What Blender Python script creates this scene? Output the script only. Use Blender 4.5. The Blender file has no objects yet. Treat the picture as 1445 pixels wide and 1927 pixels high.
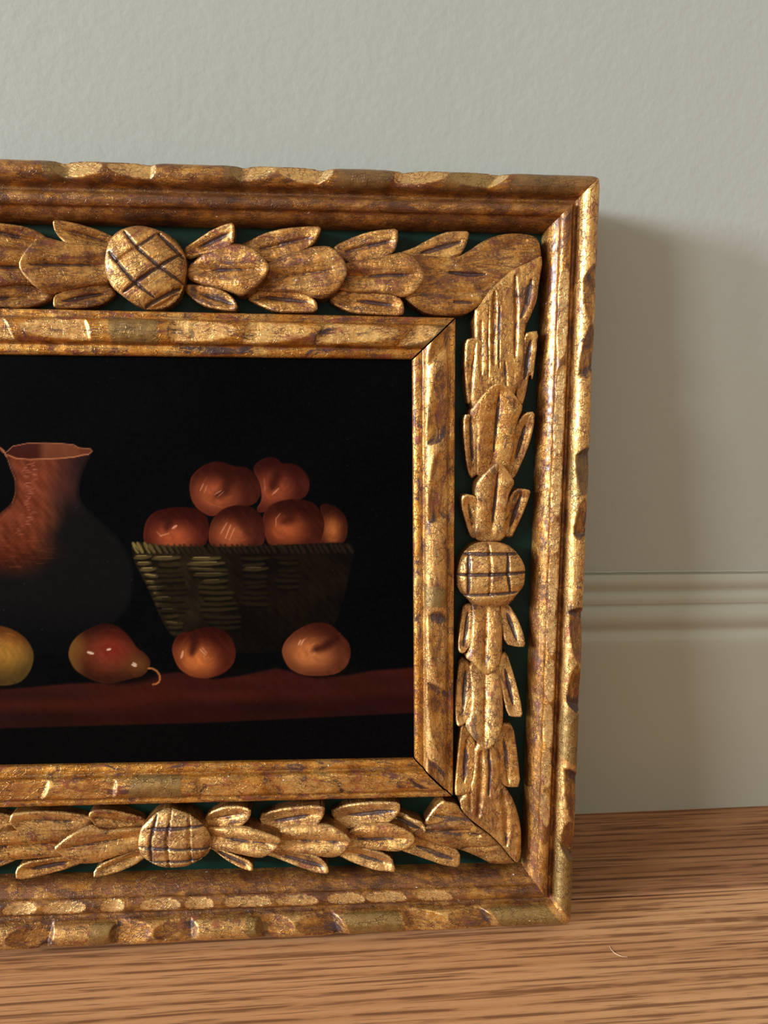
import bpy, math, random
import numpy as np
from mathutils import Matrix, Vector

# ------------------------------------------------------------------ camera
FPX = 1447.0                      # focal length in pixels of the 1445 x 1927 frame
CX, CY = 722.5, 963.5
PITCH = math.radians(15.0)
_X = np.array([14500 - CX, 959 - CY, FPX]); _X /= np.linalg.norm(_X)
_e1 = np.array([0, 1.0, 0]) - _X * _X[1]; _e1 /= np.linalg.norm(_e1)
_e2 = np.cross(_X, _e1)
_D = math.cos(PITCH) * _e1 + math.sin(PITCH) * _e2
ROT = np.array([_X, np.cross(-_D, _X), -_D])      # camera (right, down, forward) -> world
CAM = np.array([0.0, -0.475, 0.359])

sc = bpy.context.scene
col = sc.collection
cd = bpy.data.cameras.new('camera')
cd.sensor_fit = 'HORIZONTAL'; cd.sensor_width = 36.0
cd.lens = 36.0 * FPX / 1445.0
cd.clip_start = 0.01; cd.clip_end = 50
cam = bpy.data.objects.new('camera', cd); col.objects.link(cam)
_m = Matrix.Identity(4)
for i in range(3):
    _m[i][0] = ROT[i, 0]; _m[i][1] = -ROT[i, 1]; _m[i][2] = -ROT[i, 2]; _m[i][3] = CAM[i]
cam.matrix_world = _m
sc.camera = cam
cd.dof.use_dof = True; cd.dof.focus_distance = 0.425; cd.dof.aperture_fstop = cd.lens / 1.4

# ------------------------------------------------------------------ world and light
w = bpy.data.worlds.new('world'); sc.world = w; w.use_nodes = True
w.node_tree.nodes['Background'].inputs[0].default_value = (1.0, 0.90, 0.71, 1)
w.node_tree.nodes['Background'].inputs[1].default_value = 0.69

def area(name, loc, target, sx, sy, power, colr):
    l = bpy.data.lights.new(name, 'AREA'); l.shape = 'RECTANGLE'; l.size = sx; l.size_y = sy
    l.energy = power; l.color = colr
    o = bpy.data.objects.new(name, l); col.objects.link(o)
    o.location = loc
    o.rotation_euler = (Vector(target) - Vector(loc)).to_track_quat('-Z', 'Y').to_euler()
    return o
area('window_light', (-10.5, -3.05, 2.72), (0, 0, 0.25), 2.35, 2.05, 1900, (0.72, 0.89, 1.0))
area('second_window_light', (-7.1, -4.48, 2.90), (0, 0, 0.25), 1.50, 1.66, 415, (0.92, 0.96, 1.0))

vs = sc.view_settings
vs.view_transform = 'Standard'; vs.look = 'None'; vs.exposure = 0.0; vs.gamma = 1.0
vs.use_curve_mapping = False

# ------------------------------------------------------------------ helpers
def lin(r, g, b):
    f = lambda c: (c / 255 / 12.92) if c <= 10.3 else ((c / 255 + 0.055) / 1.055) ** 2.4
    return (f(r), f(g), f(b), 1.0)

def lina(a):
    a = np.clip(np.asarray(a, float) / 255.0, 0, 1)
    return np.where(a <= 0.04045, a / 12.92, ((a + 0.055) / 1.055) ** 2.4)

class NT:
    """small wrapper that builds a node tree"""
    def __init__(s, name):
        s.m = bpy.data.materials.new(name); s.m.use_nodes = True
        s.t = s.m.node_tree; s.t.nodes.clear()
        s.out = s.t.nodes.new('ShaderNodeOutputMaterial')
        s.b = s.t.nodes.new('ShaderNodeBsdfPrincipled')
        s.t.links.new(s.b.outputs[0], s.out.inputs[0])
    def n(s, typ, **kw):
        nd = s.t.nodes.new(typ)
        for k, v in kw.items():
            if k in nd.inputs: s.put(nd.inputs[k], v)
            else: setattr(nd, k, v)
        return nd
    def put(s, sock, v):
        if isinstance(v, bpy.types.NodeSocket): s.t.links.new(v, sock)
        else: sock.default_value = v
    def math(s, op, a, b=0.0, clamp=False):
        nd = s.t.nodes.new('ShaderNodeMath'); nd.operation = op; nd.use_clamp = clamp
        s.put(nd.inputs[0], a); s.put(nd.inputs[1], b); return nd.outputs[0]
    def mix(s, fac, a, b, mode='MIX'):
        nd = s.t.nodes.new('ShaderNodeMix'); nd.data_type = 'RGBA'; nd.blend_type = mode
        s.put(nd.inputs[0], fac); s.put(nd.inputs[6], a); s.put(nd.inputs[7], b); return nd.outputs[2]
    def ramp(s, fac, stops, interp='LINEAR'):
        nd = s.t.nodes.new('ShaderNodeValToRGB'); cr = nd.color_ramp; cr.interpolation = interp
        while len(cr.elements) < len(stops): cr.elements.new(0.5)
        for e, (p, c) in zip(cr.elements, stops):
            e.position = p; e.color = c if len(c) == 4 else (*c, 1)
        s.put(nd.inputs[0], fac); return nd.outputs[0]
    def step(s, x, a, b):
        nd = s.t.nodes.new('ShaderNodeMapRange'); nd.interpolation_type = 'SMOOTHSTEP'
        s.put(nd.inputs[0], x); nd.inputs[1].default_value = a; nd.inputs[2].default_value = b; return nd.outputs[0]
    def coords(s, scale=(1, 1, 1), rot=(0, 0, 0), loc=(0, 0, 0), kind='Object'):
        tc = s.t.nodes.new('ShaderNodeTexCoord'); mp = s.t.nodes.new('ShaderNodeMapping')
        mp.inputs['Scale'].default_value = scale; mp.inputs['Rotation'].default_value = rot; mp.inputs['Location'].default_value = loc
        s.t.links.new(tc.outputs[kind], mp.inputs[0]); return mp.outputs[0]
    def noise(s, vec, scale, detail=3, rough=0.55, dist=0.0):
        nd = s.n('ShaderNodeTexNoise', Vector=vec, Scale=scale, Detail=detail, Roughness=rough, Distortion=dist); return nd.outputs[0]
    def bump(s, h, strength, dist, normal=None):
        nd = s.n('ShaderNodeBump', Strength=strength, Distance=dist, Height=h)
        if normal is not None: s.put(nd.inputs['Normal'], normal)
        return nd.outputs[0]

def link(o, parent=None):
    col.objects.link(o)
    if parent is not None: o.parent = parent
    return o

def mesh_obj(name, verts, faces, mat, parent=None, origin=(0, 0, 0), tone=None, smooth=True, grain=None):
    """verts (N,3) in world metres; stored relative to origin"""
    v = np.asarray(verts, float) - np.asarray(origin, float)
    me = bpy.data.meshes.new(name)
    f = np.asarray(faces)
    me.vertices.add(len(v)); me.vertices.foreach_set('co', v.astype(np.float32).ravel())
    nf, k = f.shape
    me.loops.add(nf * k); me.loops.foreach_set('vertex_index', f.astype(np.int32).ravel())
    me.polygons.add(nf)
    me.polygons.foreach_set('loop_start', np.arange(0, nf * k, k, dtype=np.int32))
    me.polygons.foreach_set('loop_total', np.full(nf, k, dtype=np.int32))
    sm = np.full(nf, smooth, dtype=bool)
    me.polygons.foreach_set('use_smooth', sm)
    me.update(calc_edges=True); me.validate()
    if tone is not None:
        ca = me.color_attributes.new('tone', 'FLOAT_COLOR', 'POINT')
        ca.data.foreach_set('color', np.asarray(tone, np.float32).ravel())
    if grain is not None:
        ga = me.attributes.new('grain', 'FLOAT_VECTOR', 'POINT')
        ga.data.foreach_set('vector', np.asarray(grain, np.float32).ravel())
    me.materials.append(mat)
    return link(bpy.data.objects.new(name, me), parent)

def box_faces():
    return [(0, 3, 2, 1), (4, 5, 6, 7), (0, 1, 5, 4), (1, 2, 6, 5), (2, 3, 7, 6), (3, 0, 4, 7)]

def grid_faces(nu, nv, flip=False):
    i = np.arange(nu - 1)[:, None] * nv + np.arange(nv - 1)[None, :]
    a = i.ravel()
    f = np.stack([a, a + nv, a + nv + 1, a + 1], 1)
    return f[:, ::-1] if flip else f

rng = np.random.default_rng(7)
class Wob:
    """smooth random field from a few sines"""
    def __init__(s, freq, n=9):
        s.k = rng.normal(0, freq, (n, 2)); s.p = rng.uniform(0, 6.28, n); s.n = n
    def __call__(s, x, y):
        r = 0
        for k, p in zip(s.k, s.p): r = r + np.sin(k[0] * x + k[1] * y + p)
        return r / math.sqrt(s.n)

def sdf(pts, poly):
    """signed distance (positive inside) and nearest boundary point"""
    P = np.asarray(pts, float); A = np.asarray(poly, float); B = np.roll(A, -1, 0)
    best = np.full(len(P), 1e18); near = np.zeros_like(P); inside = np.zeros(len(P), bool)
    for a, b in zip(A, B):
        d = b - a; L = d @ d
        if L < 1e-18: continue
        t = np.clip(((P - a) @ d) / L, 0, 1)
        q = a + t[:, None] * d
        e = ((P - q) ** 2).sum(1)
        m = e < best
        best[m] = e[m]; near[m] = q[m]
        c = ((a[1] > P[:, 1]) != (b[1] > P[:, 1]))
        if abs(d[1]) > 1e-15:
            xi = a[0] + (P[:, 1] - a[1]) * d[0] / d[1]
            inside ^= c & (P[:, 0] < xi)
    dd = np.sqrt(best)
    return np.where(inside, dd, -dd), near

def chaikin(p, it=2, r=0.22):
    p = np.asarray(p, float)
    for _ in range(it):
        q = np.roll(p, -1, 0)
        p = np.stack([p * (1 - r) + q * r, p * r + q * (1 - r)], 1).reshape(-1, 2)
    return p

def seg_dist(P, line):
    """distance to a polyline and fraction along it"""
    L = np.asarray(line, float); best = np.full(len(P), 1e18); frac = np.zeros(len(P))
    lens = np.linalg.norm(np.diff(L, axis=0), axis=1); tot = lens.sum(); acc = 0
    for a, b, l in zip(L[:-1], L[1:], lens):
        d = b - a; t = np.clip(((P - a) @ d) / (l * l + 1e-18), 0, 1)
        e = ((P - a - t[:, None] * d) ** 2).sum(1); m = e < best
        best[m] = e[m]; frac[m] = (acc + t[m] * l) / tot; acc += l
    return np.sqrt(best), frac

def sstep(a, b, x):
    t = np.clip((x - a) / (b - a), 0, 1); return t * t * (3 - 2 * t)

# ------------------------------------------------------------------ materials of the room
def wall_material():
    t = NT('sage_wall_paint'); v = t.coords()
    n1 = t.noise(v, 9.0, 2); n2 = t.noise(v, 300.0, 4, 0.6); n3 = t.noise(v, 75.0, 2)
    c = t.mix(n1, lin(163, 164, 157), lin(168, 168, 161))
    t.put(t.b.inputs['Base Color'], c); t.b.inputs['Roughness'].default_value = 0.42
    h = t.math('ADD', t.math('MULTIPLY', n2, 0.55), n3)
    t.put(t.b.inputs['Normal'], t.bump(h, 0.34, 0.0007)); return t.m

def trim_material():
    t = NT('sage_trim_paint'); v = t.coords()
    c = t.mix(t.noise(v, 14.0, 2), lin(163, 162, 149), lin(168, 166, 152))
    t.put(t.b.inputs['Base Color'], c); t.b.inputs['Roughness'].default_value = 0.38
    t.put(t.b.inputs['Normal'], t.bump(t.noise(t.coords((0.3, 1, 1)), 160.0, 3), 0.15, 0.0006)); return t.m

def oak_material():
    t = NT('oiled_oak')
    tc = t.t.nodes.new('ShaderNodeTexCoord')
    oi = t.t.nodes.new('ShaderNodeObjectInfo')
    bt = t.t.nodes.new('ShaderNodeAttribute'); bt.attribute_type = 'OBJECT'; bt.attribute_name = 'board_tone'
    comb = t.n('ShaderNodeCombineXYZ', X=t.math('MULTIPLY', oi.outputs['Random'], 7.3), Y=t.math('MULTIPLY', bt.outputs['Fac'], 3.1), Z=0.0)
    add = t.n('ShaderNodeVectorMath', operation='ADD'); t.put(add.inputs[0], tc.outputs['Object']); t.put(add.inputs[1], comb.outputs[0])
    def mp(scale, rz=0.0):
        m = t.t.nodes.new('ShaderNodeMapping'); m.inputs['Scale'].default_value = scale; m.inputs['Rotation'].default_value = (0, 0, rz)
        t.put(m.inputs[0], add.outputs[0]); return m.outputs[0]
    base = t.noise(mp((2.2, 46.0, 2.0), 0.03), 1.0, 4, 0.6, 0.8)
    ring = t.n('ShaderNodeTexWave', wave_type='BANDS', bands_direction='Y', Vector=mp((1.0, 52.0, 1.0), 0.035), Scale=1.0, Distortion=7.0, Detail=3.0)
    ring.inputs['Detail Scale'].default_value = 1.2; ring.inputs['Detail Roughness'].default_value = 0.6
    brk = t.noise(mp((20.0, 170.0, 20.0), 0.035), 1.0, 3, 0.6, 0.3)
    streak = t.noise(mp((12.0, 560.0, 20.0), 0.035), 1.0, 3, 0.6, 0.3)
    pores = t.noise(mp((60.0, 1500.0, 60.0), 0.035), 1.0, 3, 0.6)
    c = t.ramp(base, [(0.28, lin(176, 124, 82)), (0.5, lin(198, 146, 103)), (0.75, lin(212, 162, 116))])
    band = t.math('MULTIPLY', t.step(ring.outputs[1], 0.66, 0.97), t.step(brk, 0.38, 0.58))
    fine = t.math('MULTIPLY', t.step(streak, 0.545, 0.62), 0.8)
    dark = t.math('MAXIMUM', band, fine)
    c = t.mix(t.math('MULTIPLY', t.step(ring.outputs[1], 0.1, 0.9), 0.30), c, lin(160, 104, 62))
    c = t.mix(t.math('MULTIPLY', dark, 0.78), c, lin(98, 54, 26))
    c = t.mix(t.math('MULTIPLY', t.step(pores, 0.56, 0.70), 0.40), c, lin(122, 78, 46))
    c = t.mix(0.55, c, t.mix(bt.outputs['Fac'], lin(252, 240, 226), lin(162, 128, 100)), 'MULTIPLY')
    t.put(t.b.inputs['Base Color'], c)
    t.put(t.b.inputs['Roughness'], t.math('ADD', t.math('MULTIPLY', dark, 0.2), 0.40))
    t.put(t.b.inputs['Normal'], t.bump(t.math('MULTIPLY', t.math('ADD', dark, t.step(pores, 0.58, 0.7)), -1.0), 0.3, 0.0003))
    return t.m

def plain(name, c, rough=0.5, metal=0.0):
    t = NT(name); v = t.coords(); n = t.noise(v, 120.0, 3)
    cc = lin(*c)
    t.put(t.b.inputs['Base Color'], t.mix(n, tuple(x * 0.8 for x in cc[:3]) + (1,), tuple(min(1, x * 1.2) for x in cc[:3]) + (1,)))
    t.b.inputs['Roughness'].default_value = rough; t.b.inputs['Metallic'].default_value = metal; return t.m

M_WALL, M_TRIM, M_OAK = wall_material(), trim_material(), oak_material()

# ------------------------------------------------------------------ room: wall, baseboard, floor
WALL_Y = 0.012                    # the baseboard's face stands at y = 0
def struct(o, label, cat):
    o['kind'] = 'structure'; o['label'] = label; o['category'] = cat; return o

def slab(name, lo, hi, mat, parent=None):
    (x0, y0, z0), (x1, y1, z1) = lo, hi
    v = [(x0, y0, z0), (x1, y0, z0), (x1, y1, z0), (x0, y1, z0), (x0, y0, z1), (x1, y0, z1), (x1, y1, z1), (x0, y1, z1)]
    return mesh_obj(name, v, box_faces(), mat, parent, smooth=False)

struct(slab('wall_back', (-1.6, WALL_Y, -0.02), (1.6, WALL_Y + 0.10, 2.4), M_WALL), 'sage grey painted wall behind the gilt frame', 'wall')

prof = [(0.0, 0.1840), (3.6, 0.1842), (5.2, 0.1815), (5.6, 0.1780), (5.0, 0.1752), (4.2, 0.1738), (4.2, 0.1722), (5.6, 0.1712),
        (7.2, 0.1695), (7.9, 0.1668), (7.7, 0.1642), (7.1, 0.1636), (7.1, 0.1628), (8.4, 0.1620), (10.4, 0.1596), (11.5, 0.1565),
        (11.7, 0.1535), (11.2, 0.1505), (9.9, 0.1477), (9.1, 0.1455), (9.1, 0.1438), (10.2, 0.1420), (11.4, 0.1400), (12.0, 0.1370),
        (12.0, 0.1300), (12.0, 0.0)]
nx = 2; xs = (-1.6, 1.6)
v = [(x, WALL_Y - o / 1000, z) for x in xs for o, z in prof] + [(x, WALL_Y, 0.0) for x in xs]
npf = len(prof)
f = [(i, i + 1, npf + i + 1, npf + i) for i in range(npf - 1)]
bb = mesh_obj('baseboard_back', v, f, M_TRIM, smooth=True)
bb.data.set_sharp_from_angle(angle=math.radians(38))
struct(bb, 'tall sage painted baseboard with stepped moulded cap', 'baseboard')
# ragged caulk line along the top of the baseboard
n = 700; xx = np.linspace(-1.2, 1.2, n); wob = Wob(130, 14); wz = wob(xx, xx * 0) * 0.00022
ring = [(0.0, 0.0007), (-0.0005, 0.0004), (-0.0006, 0.0), (-0.0003, -0.0004), (0.0, -0.0005)]
vv = np.array([[(x, WALL_Y + dy, 0.1850 + dz + q) for dy, dz in ring] for x, q in zip(xx, wz)]).reshape(-1, 3)
mesh_obj('caulk_line', vv, grid_faces(n, len(ring)), M_TRIM, bb)

floor = struct(slab('floor', (-1.6, -1.9, -0.04), (1.6, WALL_Y, -0.0125), plain('subfloor', (60, 45, 32), 0.8)), 'oak strip floor of long narrow boards', 'floor')
edges_y = [0.010, -0.0822] + [-0.0822 - 0.0945 * k for k in range(1, 19)]
def plank(y0, y1, x0, x1, tone_b):
    g = 0.0005; b = 0.0009
    y0 -= g; y1 += g; x0 += g; x1 -= g
    v = [(x0, y1, -0.0125), (x1, y1, -0.0125), (x1, y0, -0.0125), (x0, y0, -0.0125),
         (x0, y1, -b), (x1, y1, -b), (x1, y0, -b), (x0, y0, -b),
         (x0 + b, y1 + b, 0), (x1 - b, y1 + b, 0), (x1 - b, y0 - b, 0), (x0 + b, y0 - b, 0)]
    f = [(0, 1, 5, 4), (1, 2, 6, 5), (2, 3, 7, 6), (3, 0, 4, 7), (4, 5, 9, 8), (5, 6, 10, 9), (6, 7, 11, 10), (7, 4, 8, 11), (8, 9, 10, 11)]
    o = mesh_obj('plank', v, f, M_OAK, floor, smooth=False)
    o['board_tone'] = tone_b; return o
random.seed(4)
for k in range(len(edges_y) - 1):
    cuts = [-1.6] + ([0.95] if k == 0 else [-0.9, 1.1] if k == 1 else [random.uniform(-1.3, -0.2), random.uniform(0.2, 1.3)]) + [1.6]
    for a, b in zip(cuts[:-1], cuts[1:]): plank(edges_y[k], edges_y[k + 1], a, b, 1.0 if k == 0 else 0.1 if k == 1 else random.random())

# ------------------------------------------------------------------ the plane of the leaning frame
def ray(px, py):
    return np.stack([np.asarray(px, float) - CX, np.asarray(py, float) - CY, np.full(np.shape(px), FPX)], -1) @ ROT.T

def hit(px, py, axis, val):
    d = ray(px, py); return CAM + d * ((val - CAM[axis]) / d[axis])
_b1 = hit(1071, 1733, 2, 0.006); _b0 = hit(0, 1783, 2, 0.006)
_t1 = hit(1127, 335, 1, WALL_Y - 0.041)
S_AX = _b1 - _b0; S_AX /= np.linalg.norm(S_AX)
_up = _t1 - _b1
T_AX = _up - S_AX * (_up @ S_AX); T_AX /= np.linalg.norm(T_AX)
N_AX = np.cross(S_AX, T_AX)                        # towards the viewer
ORG = _b1.copy()
if N_AX[1] > 0: N_AX = -N_AX

def st(p, h=0.0):
    """a point of the carving given by its place in the photograph -> coordinates on the frame's own plane (metres)"""
    p = np.atleast_2d(np.asarray(p, float)); d = ray(p[:, 0], p[:, 1])
    o = ORG + N_AX * h
    k = ((o - CAM) @ N_AX) / (d @ N_AX)
    q = CAM + d * k[:, None] - o
    return np.stack([q @ S_AX, q @ T_AX], 1)

def world(s, t, h):
    s, t, h = np.broadcast_arrays(s, t, h)
    return ORG + s[..., None] * S_AX + t[..., None] * T_AX + h[..., None] * N_AX

MM = 0.001
S_MID = st([(300, 1000)])[0, 0]
def mir(q):
    q = np.array(q, float); q[..., 0] = 2 * S_MID - q[..., 0]; return q

frame_origin = world(np.array(S_MID), np.array(0.0), np.array(-0.02)); frame_origin[2] = 0.0
FR = bpy.data.objects.new('framed_painting', None); col.objects.link(FR)
FR.location = frame_origin
FR['label'] = 'carved gilt wooden frame with a dark still life painting, leaning against the sage wall'
FR['category'] = 'framed painting'

# ------------------------------------------------------------------ gilding
def gold_material():
    """burnished leaf over red-brown bole; tone: R = dark stain and painted gouge-end shade, G = fresh bright leaf, B = olive bronze paint, A = brown glaze"""
    t = NT('worn_gilding'); v = t.coords()
    at = t.t.nodes.new('ShaderNodeAttribute'); at.attribute_name = 'tone'
    sep = t.t.nodes.new('ShaderNodeSeparateColor'); t.put(sep.inputs[0], at.outputs['Color'])
    stain, fresh, olive, glaze = sep.outputs[0], sep.outputs[1], sep.outputs[2], at.outputs['Alpha']
    ga = t.t.nodes.new('ShaderNodeAttribute'); ga.attribute_name = 'grain'
    def gmap(sc):
        m = t.t.nodes.new('ShaderNodeMapping'); m.inputs['Scale'].default_value = sc; t.put(m.inputs[0], ga.outputs['Vector']); return m.outputs[0]
    nA = t.noise(v, 60.0, 3, 0.55, 0.4); nB = t.noise(v, 200.0, 5, 0.7, 0.6); nC = t.noise(v, 900.0, 4, 0.7)
    nD = t.noise(gmap((70.0, 170.0, 170.0)), 1.0, 6, 0.74, 0.6)              # patches drawn out along the carving
    st1 = t.noise(gmap((90.0, 900.0, 900.0)), 1.0, 4, 0.62, 0.4)             # brush and tool streaks
    st2 = t.noise(gmap((260.0, 2600.0, 2600.0)), 1.0, 3, 0.6)
    gold = t.ramp(t.math('ADD', t.math('MULTIPLY', nA, 0.4), t.math('ADD', t.math('MULTIPLY', nC, 0.3), t.math('MULTIPLY', st1, 0.3))),
                  [(0.38, lin(146, 80, 24)), (0.49, lin(204, 134, 48)), (0.60, lin(236, 184, 102))])
    bright = t.ramp(nC, [(0.3, lin(208, 146, 74)), (0.6, lin(240, 204, 144))])
    c = t.mix(t.math('MULTIPLY', fresh, 0.8, True), gold, bright)
    # dark wax rubbed into the leaf
    wax = t.math('MULTIPLY', t.step(t.math('ADD', t.math('MULTIPLY', nD, 0.6), t.math('MULTIPLY', st1, 0.4)), 0.465, 0.545), t.math('SUBTRACT', t.math('ADD', 0.50, t.math('MULTIPLY', glaze, 0.5)), t.math('MULTIPLY', fresh, 0.4), True))
    c = t.mix(wax, c, t.mix(nA, lin(66, 33, 15), lin(98, 54, 22)))
    # olive bronze touch-up paint
    ol = t.math('MULTIPLY', t.step(t.math('ADD', olive, t.math('MULTIPLY', t.math('SUBTRACT', nD, 0.5), 1.6)), 0.45, 0.75), 0.8)
    c = t.mix(ol, c, t.mix(nC, lin(122, 96, 52), lin(160, 132, 82)))
    # red-brown bole where the leaf has worn away
    bm = t.step(t.math('ADD', t.math('MULTIPLY', nD, 0.75), t.math('MULTIPLY', nB, 0.25)), 0.545, 0.56)
    bm = t.math('MULTIPLY', bm, t.math('MULTIPLY', t.math('SUBTRACT', 1.0, t.math('MULTIPLY', fresh, 0.4), True), t.math('SUBTRACT', 1.0, ol, True)))
    bole = t.ramp(t.noise(v, 110.0, 2), [(0.42, lin(68, 38, 38)), (0.50, lin(116, 48, 32)), (0.60, lin(142, 64, 36))])
    c = t.mix(t.math('MULTIPLY', bm, 0.9), c, bole)
    # brown glaze wiped over the plain mouldings
    gl = t.math('MULTIPLY', glaze, t.step(t.math('ADD', t.math('MULTIPLY', nD, 0.6), t.math('MULTIPLY', st1, 0.4)), 0.30, 0.52), True)
    c = t.mix(t.math('MULTIPLY', gl, 0.85), c, t.ramp(t.math('ADD', t.math('MULTIPLY', nA, 0.5), t.math('MULTIPLY', st1, 0.5)), [(0.38, lin(58, 32, 20)), (0.50, lin(98, 58, 32)), (0.60, lin(138, 84, 44))]))
    # dark stain in the cuts; at rail gouge ends shade is painted in too
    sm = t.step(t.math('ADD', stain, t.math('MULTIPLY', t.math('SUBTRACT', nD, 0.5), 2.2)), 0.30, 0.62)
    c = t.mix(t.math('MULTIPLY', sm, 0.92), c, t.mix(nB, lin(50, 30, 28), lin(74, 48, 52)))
    # fine craze and specks
    vor = t.n('ShaderNodeTexVoronoi', feature='DISTANCE_TO_EDGE', Vector=gmap((330.0, 560.0, 560.0)), Scale=1.0)
    cr = t.math('MULTIPLY', t.math('SUBTRACT', 1.0, t.step(vor.outputs['Distance'], 0.0, 0.085)), t.step(t.noise(v, 150.0, 3), 0.42, 0.56))
    sp = t.step(t.noise(v, 2300.0, 2), 0.64, 0.72)
    ln = t.step(st2, 0.60, 0.70)
    c = t.mix(t.math('MULTIPLY', t.math('MAXIMUM', cr, t.math('MULTIPLY', t.math('MAXIMUM', sp, ln), 0.7)), 0.7), c, lin(58, 33, 20))
    # a few white gesso chips
    chip = t.math('MULTIPLY', t.step(t.noise(v, 480.0, 2), 0.735, 0.75), t.step(nA, 0.5, 0.56))
    c = t.mix(chip, c, lin(226, 214, 204))
    t.put(t.b.inputs['Base Color'], c)
    bare = t.math('MAXIMUM', t.math('MAXIMUM', t.math('MULTIPLY', bm, 0.9), sm), t.math('MAXIMUM', t.math('MULTIPLY', gl, 0.7), t.math('MAXIMUM', chip, t.math('MULTIPLY', wax, 0.8))))
    t.put(t.b.inputs['Metallic'], t.math('SUBTRACT', 0.82, t.math('MULTIPLY', bare, 0.7), True))
    t.put(t.b.inputs['Roughness'], t.math('ADD', t.math('MULTIPLY', nB, 0.22), t.math('ADD', 0.22, t.math('MULTIPLY', nC, 0.12))))
    t.b.inputs['Coat Weight'].default_value = 0.32; t.b.inputs['Coat Roughness'].default_value = 0.22; t.b.inputs['Specular IOR Level'].default_value = 0.35
    h = t.math('ADD', t.math('ADD', t.math('MULTIPLY', nC, 0.45), t.math('MULTIPLY', st1, 0.8)), t.math('SUBTRACT', t.math('MULTIPLY', nB, 1.1), t.math('MULTIPLY', cr, 0.5)))
    t.put(t.b.inputs['Normal'], t.bump(h, 0.6, 0.0005))
    return t.m
M_GOLD = gold_material()

def green_material():
    t = NT('dark_green_paint'); v = t.coords(); n = t.noise(v, 60.0, 4)
    t.put(t.b.inputs['Base Color'], t.ramp(n, [(0.3, lin(7, 29, 23)), (0.7, lin(14, 46, 37))]))
    t.b.inputs['Roughness'].default_value = 0.4; t.b.inputs['Specular IOR Level'].default_value = 0.15
    t.put(t.b.inputs['Normal'], t.bump(t.noise(v, 500.0, 3), 0.2, 0.0003)); return t.m
M_GREEN = green_material()

# ------------------------------------------------------------------ mouldings
H_PANEL = -14.0 * MM
H_BACK = -30.0 * MM

def scoop_cut(u, gouges, R, depth):
    """distance of the cutting surface from the bead's axis along u; gouges = (cliff, deep, tip)"""
    cut = np.full(len(u), R * 1.02)
    dp = np.zeros(len(u)); cf = np.zeros(len(u))
    for i, (cl, de, ti) in enumerate(gouges):
        cl = de + 0.75 * (cl - de)
        dd = depth * (0.85 + 0.3 * ((i * 37) % 10) / 10)
        x = (u - de) / (ti - de)                   # 0 at the deep end, 1 at the tip
        on = (x >= 0) & (x <= 1)
        c1 = R * (1 - dd * (1 - x) ** 0.85 - 0.10 * dd * np.sin(np.pi * np.clip(x, 0, 1)))
        cut = np.where(on, np.minimum(cut, c1), cut)
        y = (u - de) / (cl - de)                   # the cliff
        on2 = (y > 0) & (y <= 1)
        cut = np.where(on2, np.minimum(cut, R * (1 - dd * (1 - y) ** 1.1)), cut)
        cf = np.where(on2, 1.0, cf)
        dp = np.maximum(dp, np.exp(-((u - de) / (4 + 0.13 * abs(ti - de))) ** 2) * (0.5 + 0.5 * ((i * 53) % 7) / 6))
    return cut, dp, cf

def bead(u, gouges, nth, th0, th1, thc, kap, depth, notch=0.0):
    """unit bead cross section for every u: radius factor (nu, nth) and facet mask"""
    th = np.linspace(th0, th1, nth)
    cut, deepm, cliff = scoop_cut(u, gouges, 1.0, depth)
    den = np.maximum(np.cos(kap * (th - thc)), 0.25)
    lim = cut[:, None] / den[None, :]
    r = np.minimum(1.0, lim)
    facet = sstep(0.0, 0.04, 1.0 - lim)
    for cl, de, ti in gouges:                       # the deepest end also bites into the silhouette
        r = r * (1 - notch * np.exp(-((u - de) / (0.18 * abs(ti - de) + 3)) ** 2))[:, None]
    return th, r, facet, deepm[:, None] * facet, cliff[:, None] * facet

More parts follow.
